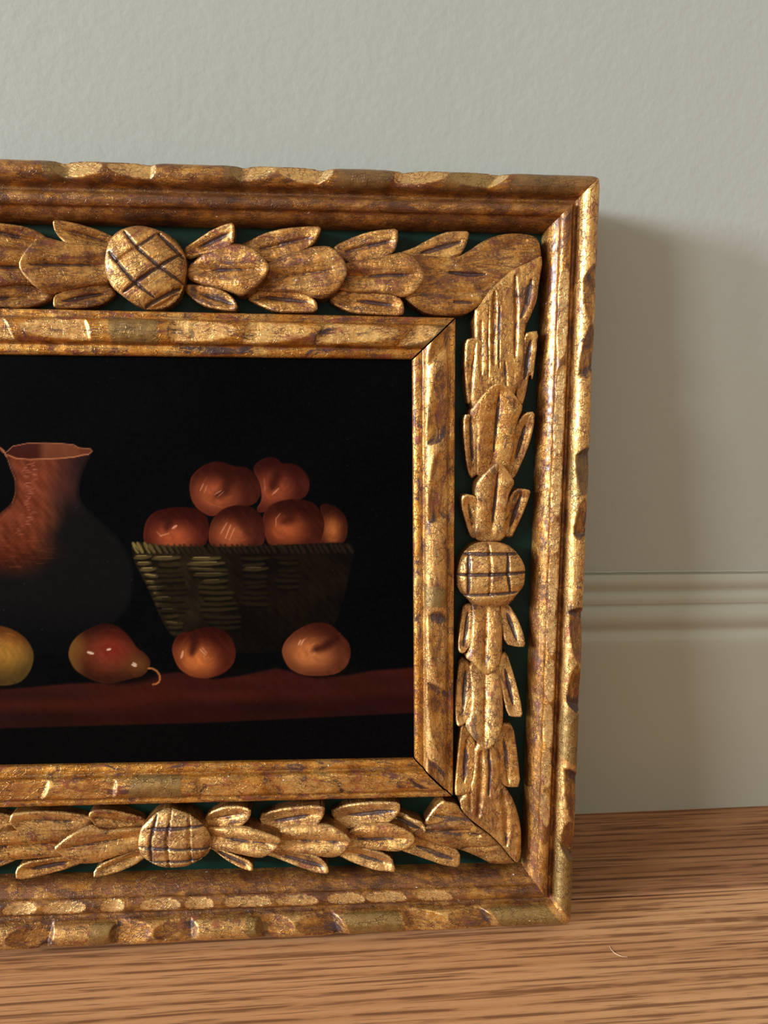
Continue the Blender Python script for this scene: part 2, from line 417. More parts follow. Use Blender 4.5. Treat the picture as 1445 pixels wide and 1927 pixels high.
def rail(name, c_in0, c_in1, c_out0, c_out1, u_of, gouges, small, kind, parent, glaze_in=0.6, olive_spans=(), flip=False, nstep=0.0006, thc=58, fresh=0.5, deep_stain_shade=0.0, bead_glaze=0.25, facet_glaze=0.0, barrel=0.0, notch=0.13, depth=0.60):
    """a straight moulding between two mitres. corners in plane metres; u_of maps metres along -> photo coordinate"""
    c_in0, c_in1, c_out0, c_out1 = [np.asarray(x, float) for x in (c_in0, c_in1, c_out0, c_out1)]
    Lr = np.linalg.norm(c_out1 - c_out0); nu = int(Lr / nstep)
    a = np.linspace(0, 1, nu)
    Wd = np.linalg.norm(0.5 * (c_in0 + c_in1) - 0.5 * (c_out0 + c_out1)) * 0.985
    mid = c_out0 + a[:, None] * (c_out1 - c_out0)
    U = u_of(mid)
    w1, w2 = Wob(9 / Lr * 6, 7), Wob(60, 7)
    cols_v, cols_h, cols_f, cols_g, cols_s, cols_ol = [], [], [], [], [], []
    def add(vv, hh, facet=0.0, glaze=0.0, stain=0.0, ol=0.0):
        o = np.ones(nu)
        cols_v.append(o * vv); cols_h.append(o * hh); cols_f.append(o * facet); cols_g.append(o * glaze); cols_s.append(o * stain); cols_ol.append(o * ol)
    oliv = np.zeros(nu)
    for (p, q) in olive_spans: oliv = np.maximum(oliv, sstep(p - 4, p + 4, U) * (1 - sstep(q - 4, q + 4, U)))
    gd = Wob(150, 8)
    if kind == 'outer':
        # inner slope up from the green panel
        for vv, hh in [(0.0, -14.2), (0.012, -9.0), (0.04, -6.0), (0.08, -3.8), (0.13, -2.0), (0.18, -0.8), (0.21, -0.1)]:
            add(vv, hh * MM, glaze=glaze_in)
        # small bead
        th, r, fc, _, _ = bead(U, [], 13, math.radians(168), math.radians(10), math.radians(100), 1.0, 0.3)
        if small:
            cut = np.full(nu, 1.05)
            for (p, q) in small:
                x = (U - (p + q) / 2) / ((q - p) / 2); on = np.abs(x) < 1
                cut = np.where(on, np.minimum(cut, 1.0 - 0.5 * np.cos(x * np.pi / 2) ** 0.8), cut)
            lim = cut[:, None] / np.maximum(np.cos(th - math.radians(92)), 0.25)[None, :]
            r = np.minimum(1.0, lim); fc = sstep(0.0, 0.05, 1.0 - lim)
        for j in range(len(th)):
            add(0.335 + 0.125 * np.cos(th[j]) * r[:, j], (0.1 + 3.3 * np.sin(th[j]) * r[:, j]) * MM, facet=fc[:, j] * 1.1, glaze=glaze_in * (1 - fc[:, j]))
        # hollow between the beads
        for vv, hh in [(0.475, -0.5), (0.50, -1.9), (0.535, -2.3), (0.565, -1.6), (0.585, -0.8)]:
            add(vv, (hh + 0.15 * w2(a * Lr, a * 0)) * MM, glaze=min(1, glaze_in + 0.15))
        # big carved bead on the outer edge
        th, r, fc, dm, cf = bead(U, gouges, 30, math.radians(176), math.radians(-28), math.radians(thc), 1.0, depth, notch)
        rr = 0.2 * (1 + 0.015 * w1(a * Lr, a * 0))
        for j in range(len(th)):
            add(0.80 + rr * np.cos(th[j]) * r[:, j], (-0.2 + 6.4 * np.sin(th[j]) * r[:, j]) * MM, facet=fc[:, j] * fresh + cf[:, j] * 0.4 + barrel * (1 - fc[:, j]),
                glaze=bead_glaze * (1 - fc[:, j]) + facet_glaze * fc[:, j], ol=oliv * sstep(-0.2, 0.6, np.sin(th[j])),
                stain=deep_stain_shade * dm[:, j])  # part stain, part shade painted into the gouge's deep end
        for vv, hh in [(0.975, -5.0), (0.972, -12.0), (0.97, -22.0), (0.965, -30.0)]: add(vv, hh * MM, glaze=0.6)
    else:
        # outer lip, bead, inner lip down to the painting
        for vv, hh, g in [(0.0, -14.2, 0.4), (0.004, -2.2, 0.3), (0.02, -1.2, 0.2), (0.06, -0.9, 0.2), (0.12, -1.0, 0.2), (0.17, -1.5, 0.45)]:
            add(vv, hh * MM, glaze=g)
        th, r, fc, dm, cf = bead(U, gouges, 24, math.radians(172), math.radians(8), math.radians(thc), 1.0, 0.56, 0.04)
        rr = 0.285 * (1 + 0.012 * w1(a * Lr, a * 0))
        for j in range(len(th)):
            add(0.465 + rr * np.cos(th[j]) * r[:, j], (-1.6 + 5.0 * np.sin(th[j]) * r[:, j]) * MM, facet=fc[:, j] * fresh + cf[:, j] * 0.4 + barrel * (1 - fc[:, j]), glaze=0.2 * (1 - fc[:, j]) + facet_glaze * fc[:, j], ol=oliv * (1 - fc[:, j]), stain=deep_stain_shade * dm[:, j])  # bead gouges: deep ends tinted for stain and shade together
        for vv, hh, g in [(0.765, -1.9, 0.5), (0.79, -2.0, 0.3), (0.84, -1.5, 0.1), (0.92, -1.9, 0.1), (0.975, -2.6, 0.1), (1.0, -3.6, 0.3), (1.0, -7.5, 0.5)]:
            add(vv, hh * MM, glaze=g, stain=0.55 * sstep(0.3, 1.4, w2(a * Lr * 1.3, a * 0 + 3)) * (0.78 < vv < 0.95))
    V = np.stack(cols_v, 1); Hh = np.stack(cols_h, 1)
    A = a[:, None]
    inn = c_in0[None, None] + A[..., None] * (c_in1 - c_in0)
    out = c_out0[None, None] + A[..., None] * (c_out1 - c_out0)
    Q = inn + V[..., None] * (out - inn)
    if kind == 'outer':                             # worn, rounded outer corners
        for cpt, inn_pt in ((c_out0, c_in0), (c_out1, c_in1)):
            rad = 0.0085; sg = np.sign(inn_pt - cpt); cc = cpt + sg * rad
            rel = (Q - cc) * -sg; dist = np.hypot(rel[..., 0], rel[..., 1])
            out_c = (rel[..., 0] > 0) & (rel[..., 1] > 0) & (dist > rad)
            k = np.where(out_c, rad / np.maximum(dist, 1e-9), 1.0)
            Q = cc + (Q - cc) * k[..., None]
    else:
        Q = Q + (0.5 - A)[..., None] * 0.0011 * (c_out1 - c_out0) / Lr   # open mitre joints
    wv = Wob(700, 8); Hh = Hh + 0.10 * MM * wv(Q[..., 0], Q[..., 1])
    P = world(Q[..., 0], Q[..., 1], Hh).reshape(-1, 3)
    F, G, S, O = [np.stack(x, 1).ravel() for x in (cols_f, cols_g, cols_s, cols_ol)]
    tone = np.stack([S, F * (1 - 0.5 * O), O, G], 1)
    return mesh_obj(name, P, grid_faces(nu, V.shape[1], flip), M_GOLD, parent, frame_origin, tone,
                    grain=np.stack([np.broadcast_to(A * Lr + 3.7 * c_out0[0] + 5.1 * c_out0[1], V.shape).ravel(), (V * Wd).ravel(), Hh.ravel()], 1))

def corner(p, h): return st([p], h * MM)[0]
# outer moulding
oTR_o, oBR_o = corner((1128, 333), 0), corner((1072, 1735), 0)
oTL_o0, oBL_o0 = corner((0, 300.5), 0), corner((0, 1785), 0)
oTR_i, oBR_i = corner((1022, 438), -11), corner((982, 1626), -11)
oT_i0, oB_i0 = corner((0, 419), -11), corner((0, 1649), -11)
def extend(p0, p1, s):
    k = (s - p0[0]) / (p1[0] - p0[0]); return p0 + (p1 - p0) * k
oTL_o = extend(oTL_o0, oTR_o, mir(oTR_o)[0]); oBL_o = extend(oBL_o0, oBR_o, mir(oBR_o)[0])
oTL_i = extend(oT_i0, oTR_i, mir(oTR_i)[0]); oBL_i = extend(oB_i0, oBR_i, mir(oBR_i)[0])
# inner moulding
iTR_o, iBR_o = corner((858, 597), -1), corner((853, 1500), -1)
iTR_c, iBR_c = corner((776, 676), -3), corner((780, 1428), -3)
iT_o0, iB_o0 = corner((0, 579), -1), corner((0, 1521), -1)
iT_c0, iB_c0 = corner((0, 667), -3), corner((0, 1442), -3)
iTL_o = extend(iT_o0, iTR_o, mir(iTR_o)[0]); iBL_o = extend(iB_o0, iBR_o, mir(iBR_o)[0])
iTL_c = extend(iT_c0, iTR_c, mir(iTR_c)[0]); iBL_c = extend(iB_c0, iBR_c, mir(iBR_c)[0])

def px_of(h):
    """plane metres -> photo coordinates"""
    def f(q):
        d = world(q[:, 0], q[:, 1], np.full(len(q), h)) - CAM
        cxyz = d @ ROT
        return np.stack([CX + FPX * cxyz[:, 0] / cxyz[:, 2], CY + FPX * cxyz[:, 1] / cxyz[:, 2]], 1)
    return f
_px = px_of(0.0)
U_X = lambda q: _px(q)[:, 0]
U_Y = lambda q: _px(q)[:, 1]
U_YM = lambda q: _px(mir(q))[:, 1]

G_TOP = [(-577, -562, -480), (-380, -395, -470), (-240, -212, -135), (-30, -48, -128), (86, 118, 197), (302, 285, 204), (430, 458, 524), (640, 610, 529), (744, 759, 848), (969, 940, 851)]
G_RIGHT = [(486, 507, 602), (714, 692, 605), (836, 850, 932), (1022, 1003, 936), (1137, 1153, 1246), (1346, 1328, 1250), (1444, 1459, 1544), (1627, 1608, 1546)]
G_BOT = [(-500, -480, -415), (-330, -350, -410), (-230, -212, -145), (-55, -75, -140), (104, 90, 10), (203, 218, 292), (384, 362, 291), (480, 502, 562), (662, 638, 563), (766, 782, 855), (949, 926, 855)]
S_RIGHT = [(455, 545), (520, 640), (655, 715), (705, 838), (838, 915), (880, 965), (975, 1040), (1045, 1165), (1160, 1250), (1255, 1345), (1350, 1440), (1440, 1520), (1530, 1600)]
S_BOT = [(-480, -400), (-380, -300), (-280, -200), (-180, -100), (-80, -20), (-15, 55), (65, 155), (182, 232), (262, 346), (352, 412), (432, 528), (538, 622), (640, 716), (718, 800), (820, 890)]
I_TOP = [(-300, -290, -200), (-130, -138, -200), (47, 42, -40), (184, 177, 60), (316, 323, 435), (443, 449, 562), (572, 578, 712), (718, 728, 775)]
I_RIGHT = [(716, 709, 668), (859, 850, 732), (994, 985, 870), (1136, 1151, 1264), (1265, 1272, 1380), (1398, 1408, 1465)]
I_BOT = [(-160, -150, -60), (112, 100, 0), (231, 221, 118), (359, 368, 478), (484, 493, 600), (601, 608, 715), (733, 744, 792)]

rail('outer_rail', oTL_i, oTR_i, oTL_o, oTR_o, U_X, G_TOP, [], 'outer', FR, 0.95, [(80, 128), (425, 462), (640, 745), (848, 938), (975, 1120)], flip=True, thc=66, fresh=0.75, deep_stain_shade=0.15, bead_glaze=0.75)
rail('outer_rail', oTR_i, oBR_i, oTR_o, oBR_o, U_Y, G_RIGHT, S_RIGHT, 'outer', FR, 0.55, [(840, 930), (1340, 1440), (1600, 1725)], flip=True, thc=66, notch=0.03, fresh=0.0, deep_stain_shade=0.8, bead_glaze=0.0, facet_glaze=0.7, barrel=0.55)
rail('outer_rail', oBR_i, oBL_i, oBR_o, oBL_o, U_X, G_BOT, S_BOT, 'outer', FR, 0.95, [(170, 225), (470, 510), (660, 768), (945, 1060)], flip=True, thc=104, notch=0.12, depth=0.78, fresh=0.0, deep_stain_shade=0.55, bead_glaze=0.1, facet_glaze=0.75, barrel=0.5)
rail('outer_rail', oBL_i, oTL_i, oBL_o, oTL_o, U_YM, G_RIGHT, S_RIGHT, 'outer', FR, 0.5, [], flip=True)
rail('inner_rail', iTL_o, iTR_o, iTL_c, iTR_c, U_X, I_TOP, [], 'inner', FR, olive_spans=[(215, 300), (735, 800)], thc=96, fresh=0.6, deep_stain_shade=0.45)
rail('inner_rail', iTR_o, iBR_o, iTR_c, iBR_c, U_Y, I_RIGHT, [], 'inner', FR, olive_spans=[(1100, 1135)], thc=100, fresh=0.0, deep_stain_shade=0.7, facet_glaze=0.5, barrel=0.45)
rail('inner_rail', iBR_o, iBL_o, iBR_c, iBL_c, U_X, I_BOT, [], 'inner', FR, olive_spans=[(250, 340)], thc=96, fresh=0.35, deep_stain_shade=0.45)
rail('inner_rail', iBL_o, iTL_o, iBL_c, iTL_c, U_YM, I_RIGHT, [], 'inner', FR, thc=90)

def plate(name, quad, h0, h1, mat):
    q = np.asarray(quad); P = np.concatenate([world(q[:, 0], q[:, 1], np.full(4, h1)), world(q[:, 0], q[:, 1], np.full(4, h0))])
    return mesh_obj(name, P, box_faces(), mat, FR, frame_origin, smooth=False)
sh = 0.003
FRIEZE = plate('green_panel', [oBL_i + (-sh, -sh), oBR_i + (sh, -sh), oTR_i + (sh, sh), oTL_i + (-sh, sh)], H_PANEL + 0.0003, H_PANEL - 0.004, M_GREEN)
plate('backing_board', [oBL_o + (0.006, 0.006), oBR_o + (-0.006, 0.006), oTR_o + (-0.006, -0.006), oTL_o + (0.006, -0.006)], -0.026, -0.0295, plain('bare_backing_wood', (120, 92, 62), 0.7))

# ------------------------------------------------------------------ carved leaves and buds
REG = {'R1': (0, 280, 2.89), 'R2': (400, 280, 3.6125), 'R3': (750, 300, 3.6125), 'R4': (750, 680, 3.6125), 'R5': (750, 1000, 3.6125),
       'R6': (750, 1380, 3.6125), 'B1': (0, 1400, 3.6125), 'B2': (380, 1400, 3.6125)}
def Z(*a):
    """outline points read off enlarged views: a region key switches the view"""
    out = []; r = REG['R1']
    for x in a:
        if isinstance(x, str): r = REG[x]
        else: out.append((r[0] + x[0] / r[2], r[1] + x[1] / r[2]))
    return out

LR = random.Random(21)
WN = Wob(420, 10); WF = Wob(1500, 10)
def carve(name, poly_px, mirror=False, base=-3.0, tip=2.5, dome=1.3, rim=1.3, away=None, grooves=None, gd=1.1, gw=1.9, valley=1.0,
          stain=1.0, fresh=0.25, glaze=0.15, bud=0.0, lobes=False, href=None, smooth=1, step=0.00055, extra=()):
    """one carved piece: outline on the frame's plane, its own thickness, rounded edge, valley along its length and gouged cuts"""
    if href is None: href = (0.25 * base + 0.75 * tip - 0.5) if away is not None else (base + 0.8 if bud else base - 0.3)
    poly = st(poly_px, href * MM)
    ax = None
    if away is not None:
        aw = st([away], href * MM)[0]
    if mirror:
        poly = mir(poly)
        if away is not None: aw = mir(aw)
    c = poly.mean(0)
    pl = chaikin(poly, smooth)
    lo, hi = pl.min(0) - step, pl.max(0) + step
    xs = np.arange(lo[0], hi[0] + step, step); ys = np.arange(lo[1], hi[1] + step, step)
    gx, gy = np.meshgrid(xs, ys, indexing='ij'); pts = np.stack([gx.ravel(), gy.ravel()], 1)
    d, near = sdf(pts, pl)
    nxn, nyn = gx.shape
    fc = grid_faces(nxn, nyn)
    keep = (d[fc] > -0.75 * step).all(1) & (d[fc] > 0.1 * step).any(1)
    fc = fc[keep]
    snap = d < 0.35 * step
    pts = np.where(snap[:, None], near, pts); d = np.where(snap, 0.0, d)
    used = np.unique(fc); remap = np.full(len(pts), -1); remap[used] = np.arange(len(used))
    pts, d, fc = pts[used], d[used] / MM, remap[fc]
    h = np.zeros(len(pts)); stn = np.zeros(len(pts))
    if away is not None:
        C = np.cov((pl - c).T); ev, evec = np.linalg.eigh(C); ax = evec[:, 1]
        if (c - aw) @ ax < 0: ax = -ax
        pr = (pl - c) @ ax; a0, a1 = pr.min(), pr.max()
        pp = (pts - c) @ ax; al = (pp - a0) / (a1 - a0)
        perp = np.array([-ax[1], ax[0]]); q = np.abs((pts - c) @ perp) / MM
        hw = np.abs((pl - c) @ perp).max() / MM
        h += base + (tip - base) * np.clip(al, 0, 1) ** 0.9
        if valley:
            fade = sstep(0.0, 0.25, al) * (1 - sstep(0.8, 1.0, al))
            if lobes: h += valley * (np.abs(np.sin(np.pi * np.clip(q / (hw * 0.98), 0, 1))) ** 0.8 - 0.75) * fade
            else: h -= valley * np.clip(1 - q / (hw * 0.9), 0, 1) * fade
        if grooves is None:
            x = (al - LR.uniform(0.5, 0.62)) / LR.uniform(0.22, 0.36); wid = gw * np.sqrt(np.clip(1 - x * x, 0, 1)) * 1.05 + 1e-6
            g = np.clip(1 - q / wid, 0, 1) * (np.abs(x) < 1)
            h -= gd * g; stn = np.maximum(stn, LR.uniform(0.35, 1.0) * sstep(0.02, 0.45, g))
    else:
        h += base
        if bud:
            rr = np.sqrt((((pts - c) / ((pl.max(0) - pl.min(0)) / 2)) ** 2).sum(1))
            h += bud * np.sqrt(np.clip(1 - 0.92 * rr * rr, 0, 1))
    h += dome * np.sqrt(np.clip(1 - (1 - np.clip(d / rim, 0, 1)) ** 2, 0, 1)) - dome * 0.6
    for gr in (grooves or []) + list(extra):
        L = st(gr[0], href * MM); wdt, dep, stv = gr[1], gr[2], gr[3]
        if mirror: L = mir(L)
        D, fr = seg_dist(pts, L)
        tap = np.sqrt(np.clip(4 * fr * (1 - fr), 0, 1)) * 0.7 + 0.3
        g = np.clip(1 - (D / MM) / (wdt * tap), 0, 1)
        h -= dep * g
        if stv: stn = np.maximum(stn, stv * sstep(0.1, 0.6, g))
    h += 0.22 * WN(pts[:, 0], pts[:, 1]) + 0.06 * WF(pts[:, 0], pts[:, 1])
    h = h * MM
    # edge walls down to the panel
    e = np.concatenate([fc[:, [0, 1]], fc[:, [1, 2]], fc[:, [2, 3]], fc[:, [3, 0]]])
    key = np.sort(e, 1); _, idx, cnt = np.unique(key, axis=0, return_index=True, return_counts=True)
    be = e[idx[cnt == 1]]
    n0 = len(pts)
    bu, inv = np.unique(be, return_inverse=True); inv = inv.reshape(-1, 2); nb = len(bu)
    top = world(pts[:, 0], pts[:, 1], h)
    w1 = world(pts[bu, 0], pts[bu, 1], h[bu])
    w2 = world(pts[bu, 0], pts[bu, 1], np.full(nb, H_PANEL))
    V = np.concatenate([top, w1, w2])
    wall = np.stack([n0 + inv[:, 0], n0 + nb + inv[:, 0], n0 + nb + inv[:, 1], n0 + inv[:, 1]], 1)
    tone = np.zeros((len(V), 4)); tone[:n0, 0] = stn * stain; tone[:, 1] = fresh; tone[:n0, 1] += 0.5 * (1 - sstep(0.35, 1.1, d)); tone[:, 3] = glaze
    tone[n0:, 3] = 0.8; tone[n0:, 1] = 0
    gax = ax if ax is not None else np.array([0.8, 0.6]) if bud else np.array([1.0, 0.0]) if np.ptp(pl[:, 0]) > np.ptp(pl[:, 1]) else np.array([0.0, 1.0])
    gp = np.concatenate([pts, pts[bu], pts[bu]]); off = c * 40.0
    gr_ = np.stack([gp @ gax + off[0], gp @ np.array([-gax[1], gax[0]]) + off[1], np.concatenate([h, h[bu], np.full(nb, H_PANEL)])], 1)
    return mesh_obj(name, V, np.concatenate([fc, wall]), M_GOLD, FRIEZE, frame_origin, tone, grain=gr_)

TB, RB, BB = (272, 505), (925, 1080), (332, 1575)          # the three buds
def mid(p, aw, **k): carve('leaf', p, away=aw, base=k.pop('base', -7.0), tip=k.pop('tip', 3.6), lobes=True, gw=1.1, gd=0.8, valley=k.pop('valley', 2.4), **k)
def side(p, aw, **k): carve('leaf', p, away=aw, base=k.pop('base', -9.0), tip=k.pop('tip', -0.6), valley=k.pop('valley', 1.7), gd=1.0, gw=1.5, **k)

top_r = [('s', Z((1275, 405), (1278, 470), (1268, 522), (1200, 555), (1100, 570), (1000, 590), (985, 525), (1050, 490), (1130, 445), (1220, 412))),
         ('s', Z((990, 760), (1000, 720), (1080, 730), (1180, 750), (1250, 790), (1285, 830), (1298, 885), (1230, 882), (1120, 860), (1050, 820))),
         ('m', Z('R2', (-190, 780), (-80, 700), (0, 680), (100, 640), (165, 630), (260, 665), (340, 730), (390, 805), (372, 860), (320, 925), (250, 980), (190, 1000), (110, 960), (0, 930), (-100, 905), (-190, 860))),
         ('s', Z('R2', (742, 533), (640, 528), (500, 532), (360, 555), (250, 600), (180, 630), (260, 700), (350, 760), (430, 770), (520, 740), (610, 700), (690, 650), (725, 590))),
         ('s', Z('R2', (210, 1000), (330, 930), (420, 940), (520, 960), (620, 960), (660, 1000), (710, 1040), (714, 1114), (600, 1112), (430, 1108), (320, 1060))),
         ('m', Z('R2', (270, 800), (400, 750), (480, 705), (590, 690), (680, 655), (780, 655), (850, 700), (900, 770), (918, 840), (890, 910), (840, 970), (760, 1018), (690, 1010), (600, 975), (480, 960), (390, 960), (270, 940))),
         ('s', Z('R2', (1257, 548), (1170, 548), (1050, 560), (930, 595), (850, 630), (812, 655), (900, 750), (950, 790), (1080, 760), (1200, 740), (1248, 680), (1260, 610))),
         ('s', Z('R2', (780, 1015), (870, 940), (960, 955), (1100, 965), (1220, 980), (1290, 1030), (1302, 1110), (1285, 1138), (1150, 1130), (950, 1110), (850, 1065))),
         ('m', Z('R2', (820, 800), (930, 750), (1080, 735), (1200, 715), (1290, 692), (1370, 740), (1420, 810), (1440, 860), (1420, 930), (1370, 985), (1300, 1012), (1220, 985), (1100, 970), (950, 965), (820, 930)))]
top_l = [('s', Z((290, 393), (340, 390), (430, 405), (530, 430), (620, 470), (640, 540), (500, 540), (370, 530), (322, 485), (298, 445))),
         ('s', Z((293, 850), (298, 800), (350, 765), (430, 735), (560, 700), (620, 770), (590, 805), (540, 842), (450, 864), (340, 870), (300, 866))),
         ('m', Z((640, 520), (480, 505), (370, 512), (300, 490), (235, 472), (180, 510), (130, 580), (106, 640), (140, 700), (195, 755), (260, 792), (330, 772), (430, 745), (560, 722), (640, 700))),
         ('s', Z((0, 403), (100, 408), (180, 428), (245, 470), (260, 540), (120, 540), (0, 530), (-60, 500), (-120, 450), (-128, 403))),
         ('s', Z((0, 862), (60, 864), (170, 852), (240, 820), (280, 790), (230, 745), (120, 725), (0, 730), (-80, 790), (-115, 862))),
         ('m', Z((240, 560), (120, 520), (0, 520), (-150, 510), (-260, 560), (-305, 640), (-260, 720), (-150, 765), (0, 745), (130, 725), (240, 740)))]
for k, p in top_r + top_l: (mid if k == 'm' else side)(p, TB, glaze=LR.uniform(0.2, 0.6), fresh=0.15)
# left-hand continuation beyond the picture edge and the mirrored corner are carved from the same outlines
for k, p in top_r[6:]: (carve)('leaf', p, mirror=True, away=TB, base=-4.0 if k == 'm' else -5.0, tip=2.2 if k == 'm' else -1.0, step=0.0008)

carve('bud', Z((600, 490), (640, 450), (700, 430), (770, 420), (840, 438), (910, 463), (960, 500), (1000, 560), (1015, 640), (1000, 740), (965, 820), (900, 868), (800, 874), (720, 842), (660, 797), (615, 760), (585, 700), (572, 640), (580, 560)),
      base=-3.5, bud=7.0, dome=1.0, rim=1.5, fresh=0.35,
      grooves=[(Z((680, 455), (760, 555), (865, 645), (1010, 745)), 1.5, 1.6, 0.8), (Z((600, 570), (740, 735), (845, 815)), 1.5, 1.6, 0.8), (Z((865, 470), (1000, 600)), 1.5, 1.6, 1.0),
               (Z((640, 625), (770, 540), (880, 460)), 1.4, 1.3, 0.6), (Z((680, 785), (850, 670), (990, 575)), 1.5, 1.6, 0.9), (Z((790, 865), (980, 760)), 1.5, 1.6, 1.0)])

# corner at the top right
def corner_top(mirror=False, stp=0.00055):
    k = dict(mirror=mirror, step=stp)
    carve('leaf', Z('R3', (482, 490), (400, 488), (310, 493), (200, 540), (100, 595), (0, 625), (60, 700), (200, 720), (330, 690), (410, 660), (445, 615), (467, 560)), away=TB, base=-5, tip=-0.8, glaze=0.3, **k)
    carve('corner_leaf', Z('R3', (0, 720), (90, 640), (250, 655), (400, 660), (470, 622), (560, 560), (650, 520), (750, 498), (850, 502), (940, 520), (968, 590), (978, 690), (900, 700), (790, 760), (700, 840), (600, 930), (545, 1000), (500, 1028), (450, 1056), (360, 1063), (200, 1050), (110, 1000), (30, 930), (0, 850)),
          base=-1.6, dome=2.4, rim=4.5, glaze=0.55, fresh=0.05,
          grooves=[(Z('R3', (340, 770), (470, 785), (590, 783)), 1.7, 1.5, 1.0), (Z('R3', (370, 968), (500, 978)), 1.5, 1.2, 1.0), (Z('R3', (330, 905), (520, 915), (640, 830)), 4.0, 0.8, 0.0), (Z('R3', (420, 690), (620, 650), (860, 560)), 5.0, 0.8, 0.0)], **k)
    carve('corner_leaf', Z('R3', (600, 905), (690, 815), (770, 745), (900, 690), (976, 640), (980, 720), (955, 850), (942, 960), (905, 1050), (860, 1150), (855, 1300), (835, 1480), 'R4', (800, 200), (760, 300), (680, 330), (560, 330), (490, 300), (500, 100), 'R3', (520, 1300), (513, 1025), (545, 1000)),
          base=-0.9, dome=2.0, rim=3.0, fresh=0.3,
          grooves=[(Z('R3', (650, 900), (650, 1150), (645, 1400)), 2.2, 2.2, 0.2), (Z('R3', (685, 1000), (680, 1250), (680, 1420)), 0.9, 1.0, 1.0), (Z('R3', (790, 790), (800, 1000), (790, 1350)), 1.8, 1.9, 0.25), (Z('R3', (900, 820), (870, 980), (830, 1080)), 2.6, 1.2, 0.7),
                   (Z('R3', (610, 1000), (605, 1250), (610, 1500)), 0.8, 1.0, 0.6), (Z('R3', (560, 1100), (560, 1400), 'R4', (560, 100)), 2.0, 1.2, 0.0), (Z('R4', (720, 0), (730, 180)), 1.4, 1.0, 0.6)], **k)
    carve('leaf', Z('R3', (453, 1225), (510, 1212), (600, 1250), (612, 1400), (610, 1517), 'R4', (560, 170), (520, 250), (480, 300), (462, 200), (448, 20), 'R3', (450, 1350)), away=RB, base=-5, tip=-0.6, **k)
    carve('leaf', Z('R3', (855, 1182), (900, 1170), (947, 1168), (938, 1300), (917, 1517), 'R4', (900, 60), (872, 230), (850, 310), (800, 260), (805, 130), 'R3', (830, 1440), (842, 1300)), away=RB, base=-5, tip=-0.4, **k)
corner_top(); corner_top(True, 0.0008)

# right-hand garland
right = [('s', Z('R4', (438, 365), (480, 358), (530, 410), (560, 470), (565, 650), (560, 760), (512, 805), (485, 760), (460, 640), (440, 480))),
         ('s', Z('R4', (850, 348), (920, 340), (920, 430), (896, 560), (852, 690), (802, 812), (750, 790), (750, 680), (780, 520), (795, 430))),
         ('m', Z('R4', (480, 350), (540, 260), (600, 190), (650, 148), (700, 153), (760, 200), (820, 270), (855, 310), (805, 420), (800, 560), (775, 720), (760, 790), (650, 810), (550, 790), (545, 700), (540, 560), (540, 430))),
         ('s', Z('R4', (423, 912), (470, 898), (545, 930), (560, 1100), (555, 1215), (505, 1208), (470, 1120), (428, 990))),
         ('s', Z('R4', (785, 862), (880, 868), (893, 893), (862, 1010), (812, 1150), (785, 1210), (725, 1200), (720, 1060), (735, 950))),
         ('m', Z('R4', (525, 845), (560, 780), (610, 728), (655, 688), (700, 698), (750, 760), (795, 825), (760, 885), (742, 960), (738, 1100), (745, 1230), (620, 1245), (530, 1220), (535, 1000))),
         ('s', Z('R5', (455, 505), (520, 500), (540, 640), (505, 760), (440, 828), (401, 815), (405, 740), (430, 600))),
         ('s', Z('R5', (700, 490), (770, 508), (820, 600), (852, 700), (858, 778), (800, 782), (720, 765), (700, 640))),
         ('m', Z('R5', (510, 480), (600, 480), (700, 480), (718, 600), (715, 760), (706, 850), (680, 910), (605, 978), (560, 952), (500, 892), (452, 860), (490, 790), (508, 650))),
         ('s', Z('R5', (430, 860), (500, 900), (530, 1010), (515, 1150), (485, 1275), (410, 1322), (386, 1305), (383, 1180), (403, 1000))),
         ('s', Z('R5', (700, 850), (752, 828), (800, 1010), (830, 1150), (840, 1253), (780, 1256), (735, 1245), (705, 1100), (680, 960))),
         ('m', Z('R5', (490, 900), (600, 930), (690, 900), (714, 1050), (724, 1200), (714, 1320), (672, 1412), (600, 1478), (550, 1452), (480, 1372), (450, 1320), (495, 1240), (505, 1100)))]
for k, p in right: (mid if k == 'm' else side)(p, RB, fresh=LR.uniform(0.2, 0.6), glaze=LR.uniform(0.0, 0.15))
for k, p in right: carve('leaf', p, mirror=True, away=RB, base=-4.0 if k == 'm' else -5.0, tip=2.2 if k == 'm' else -1.0, step=0.0008)
bud_r = Z('R5', (490, 98), (550, 74), (650, 69), (740, 88), (790, 128), (832, 188), (858, 240), (852, 330), (847, 370), (795, 432), (775, 470), (745, 508), (640, 514), (500, 498), (468, 460), (400, 392), (396, 290), (408, 220), (440, 150))
bud_g = [(Z('R5', (430, 150), (600, 148), (800, 148)), 1.5, 1.5, 1.0), (Z('R5', (385, 292), (620, 285), (865, 274)), 1.5, 1.6, 1.0), (Z('R5', (440, 432), (620, 420), (800, 408)), 1.5, 1.5, 0.9),
         (Z('R5', (603, 70), (612, 240), (605, 425)), 1.4, 1.5, 0.2), (Z('R5', (474, 150), (468, 290), (470, 420)), 1.5, 1.6, 1.0), (Z('R5', (733, 150), (728, 280), (748, 410)), 1.5, 1.6, 0.9)]
carve('bud', bud_r, base=-3.5, bud=6.5, dome=1.0, rim=1.5, fresh=0.5, grooves=bud_g)
carve('bud', bud_r, mirror=True, base=-3.5, bud=6.5, dome=1.0, rim=1.5, fresh=0.5, grooves=bud_g, step=0.0008)

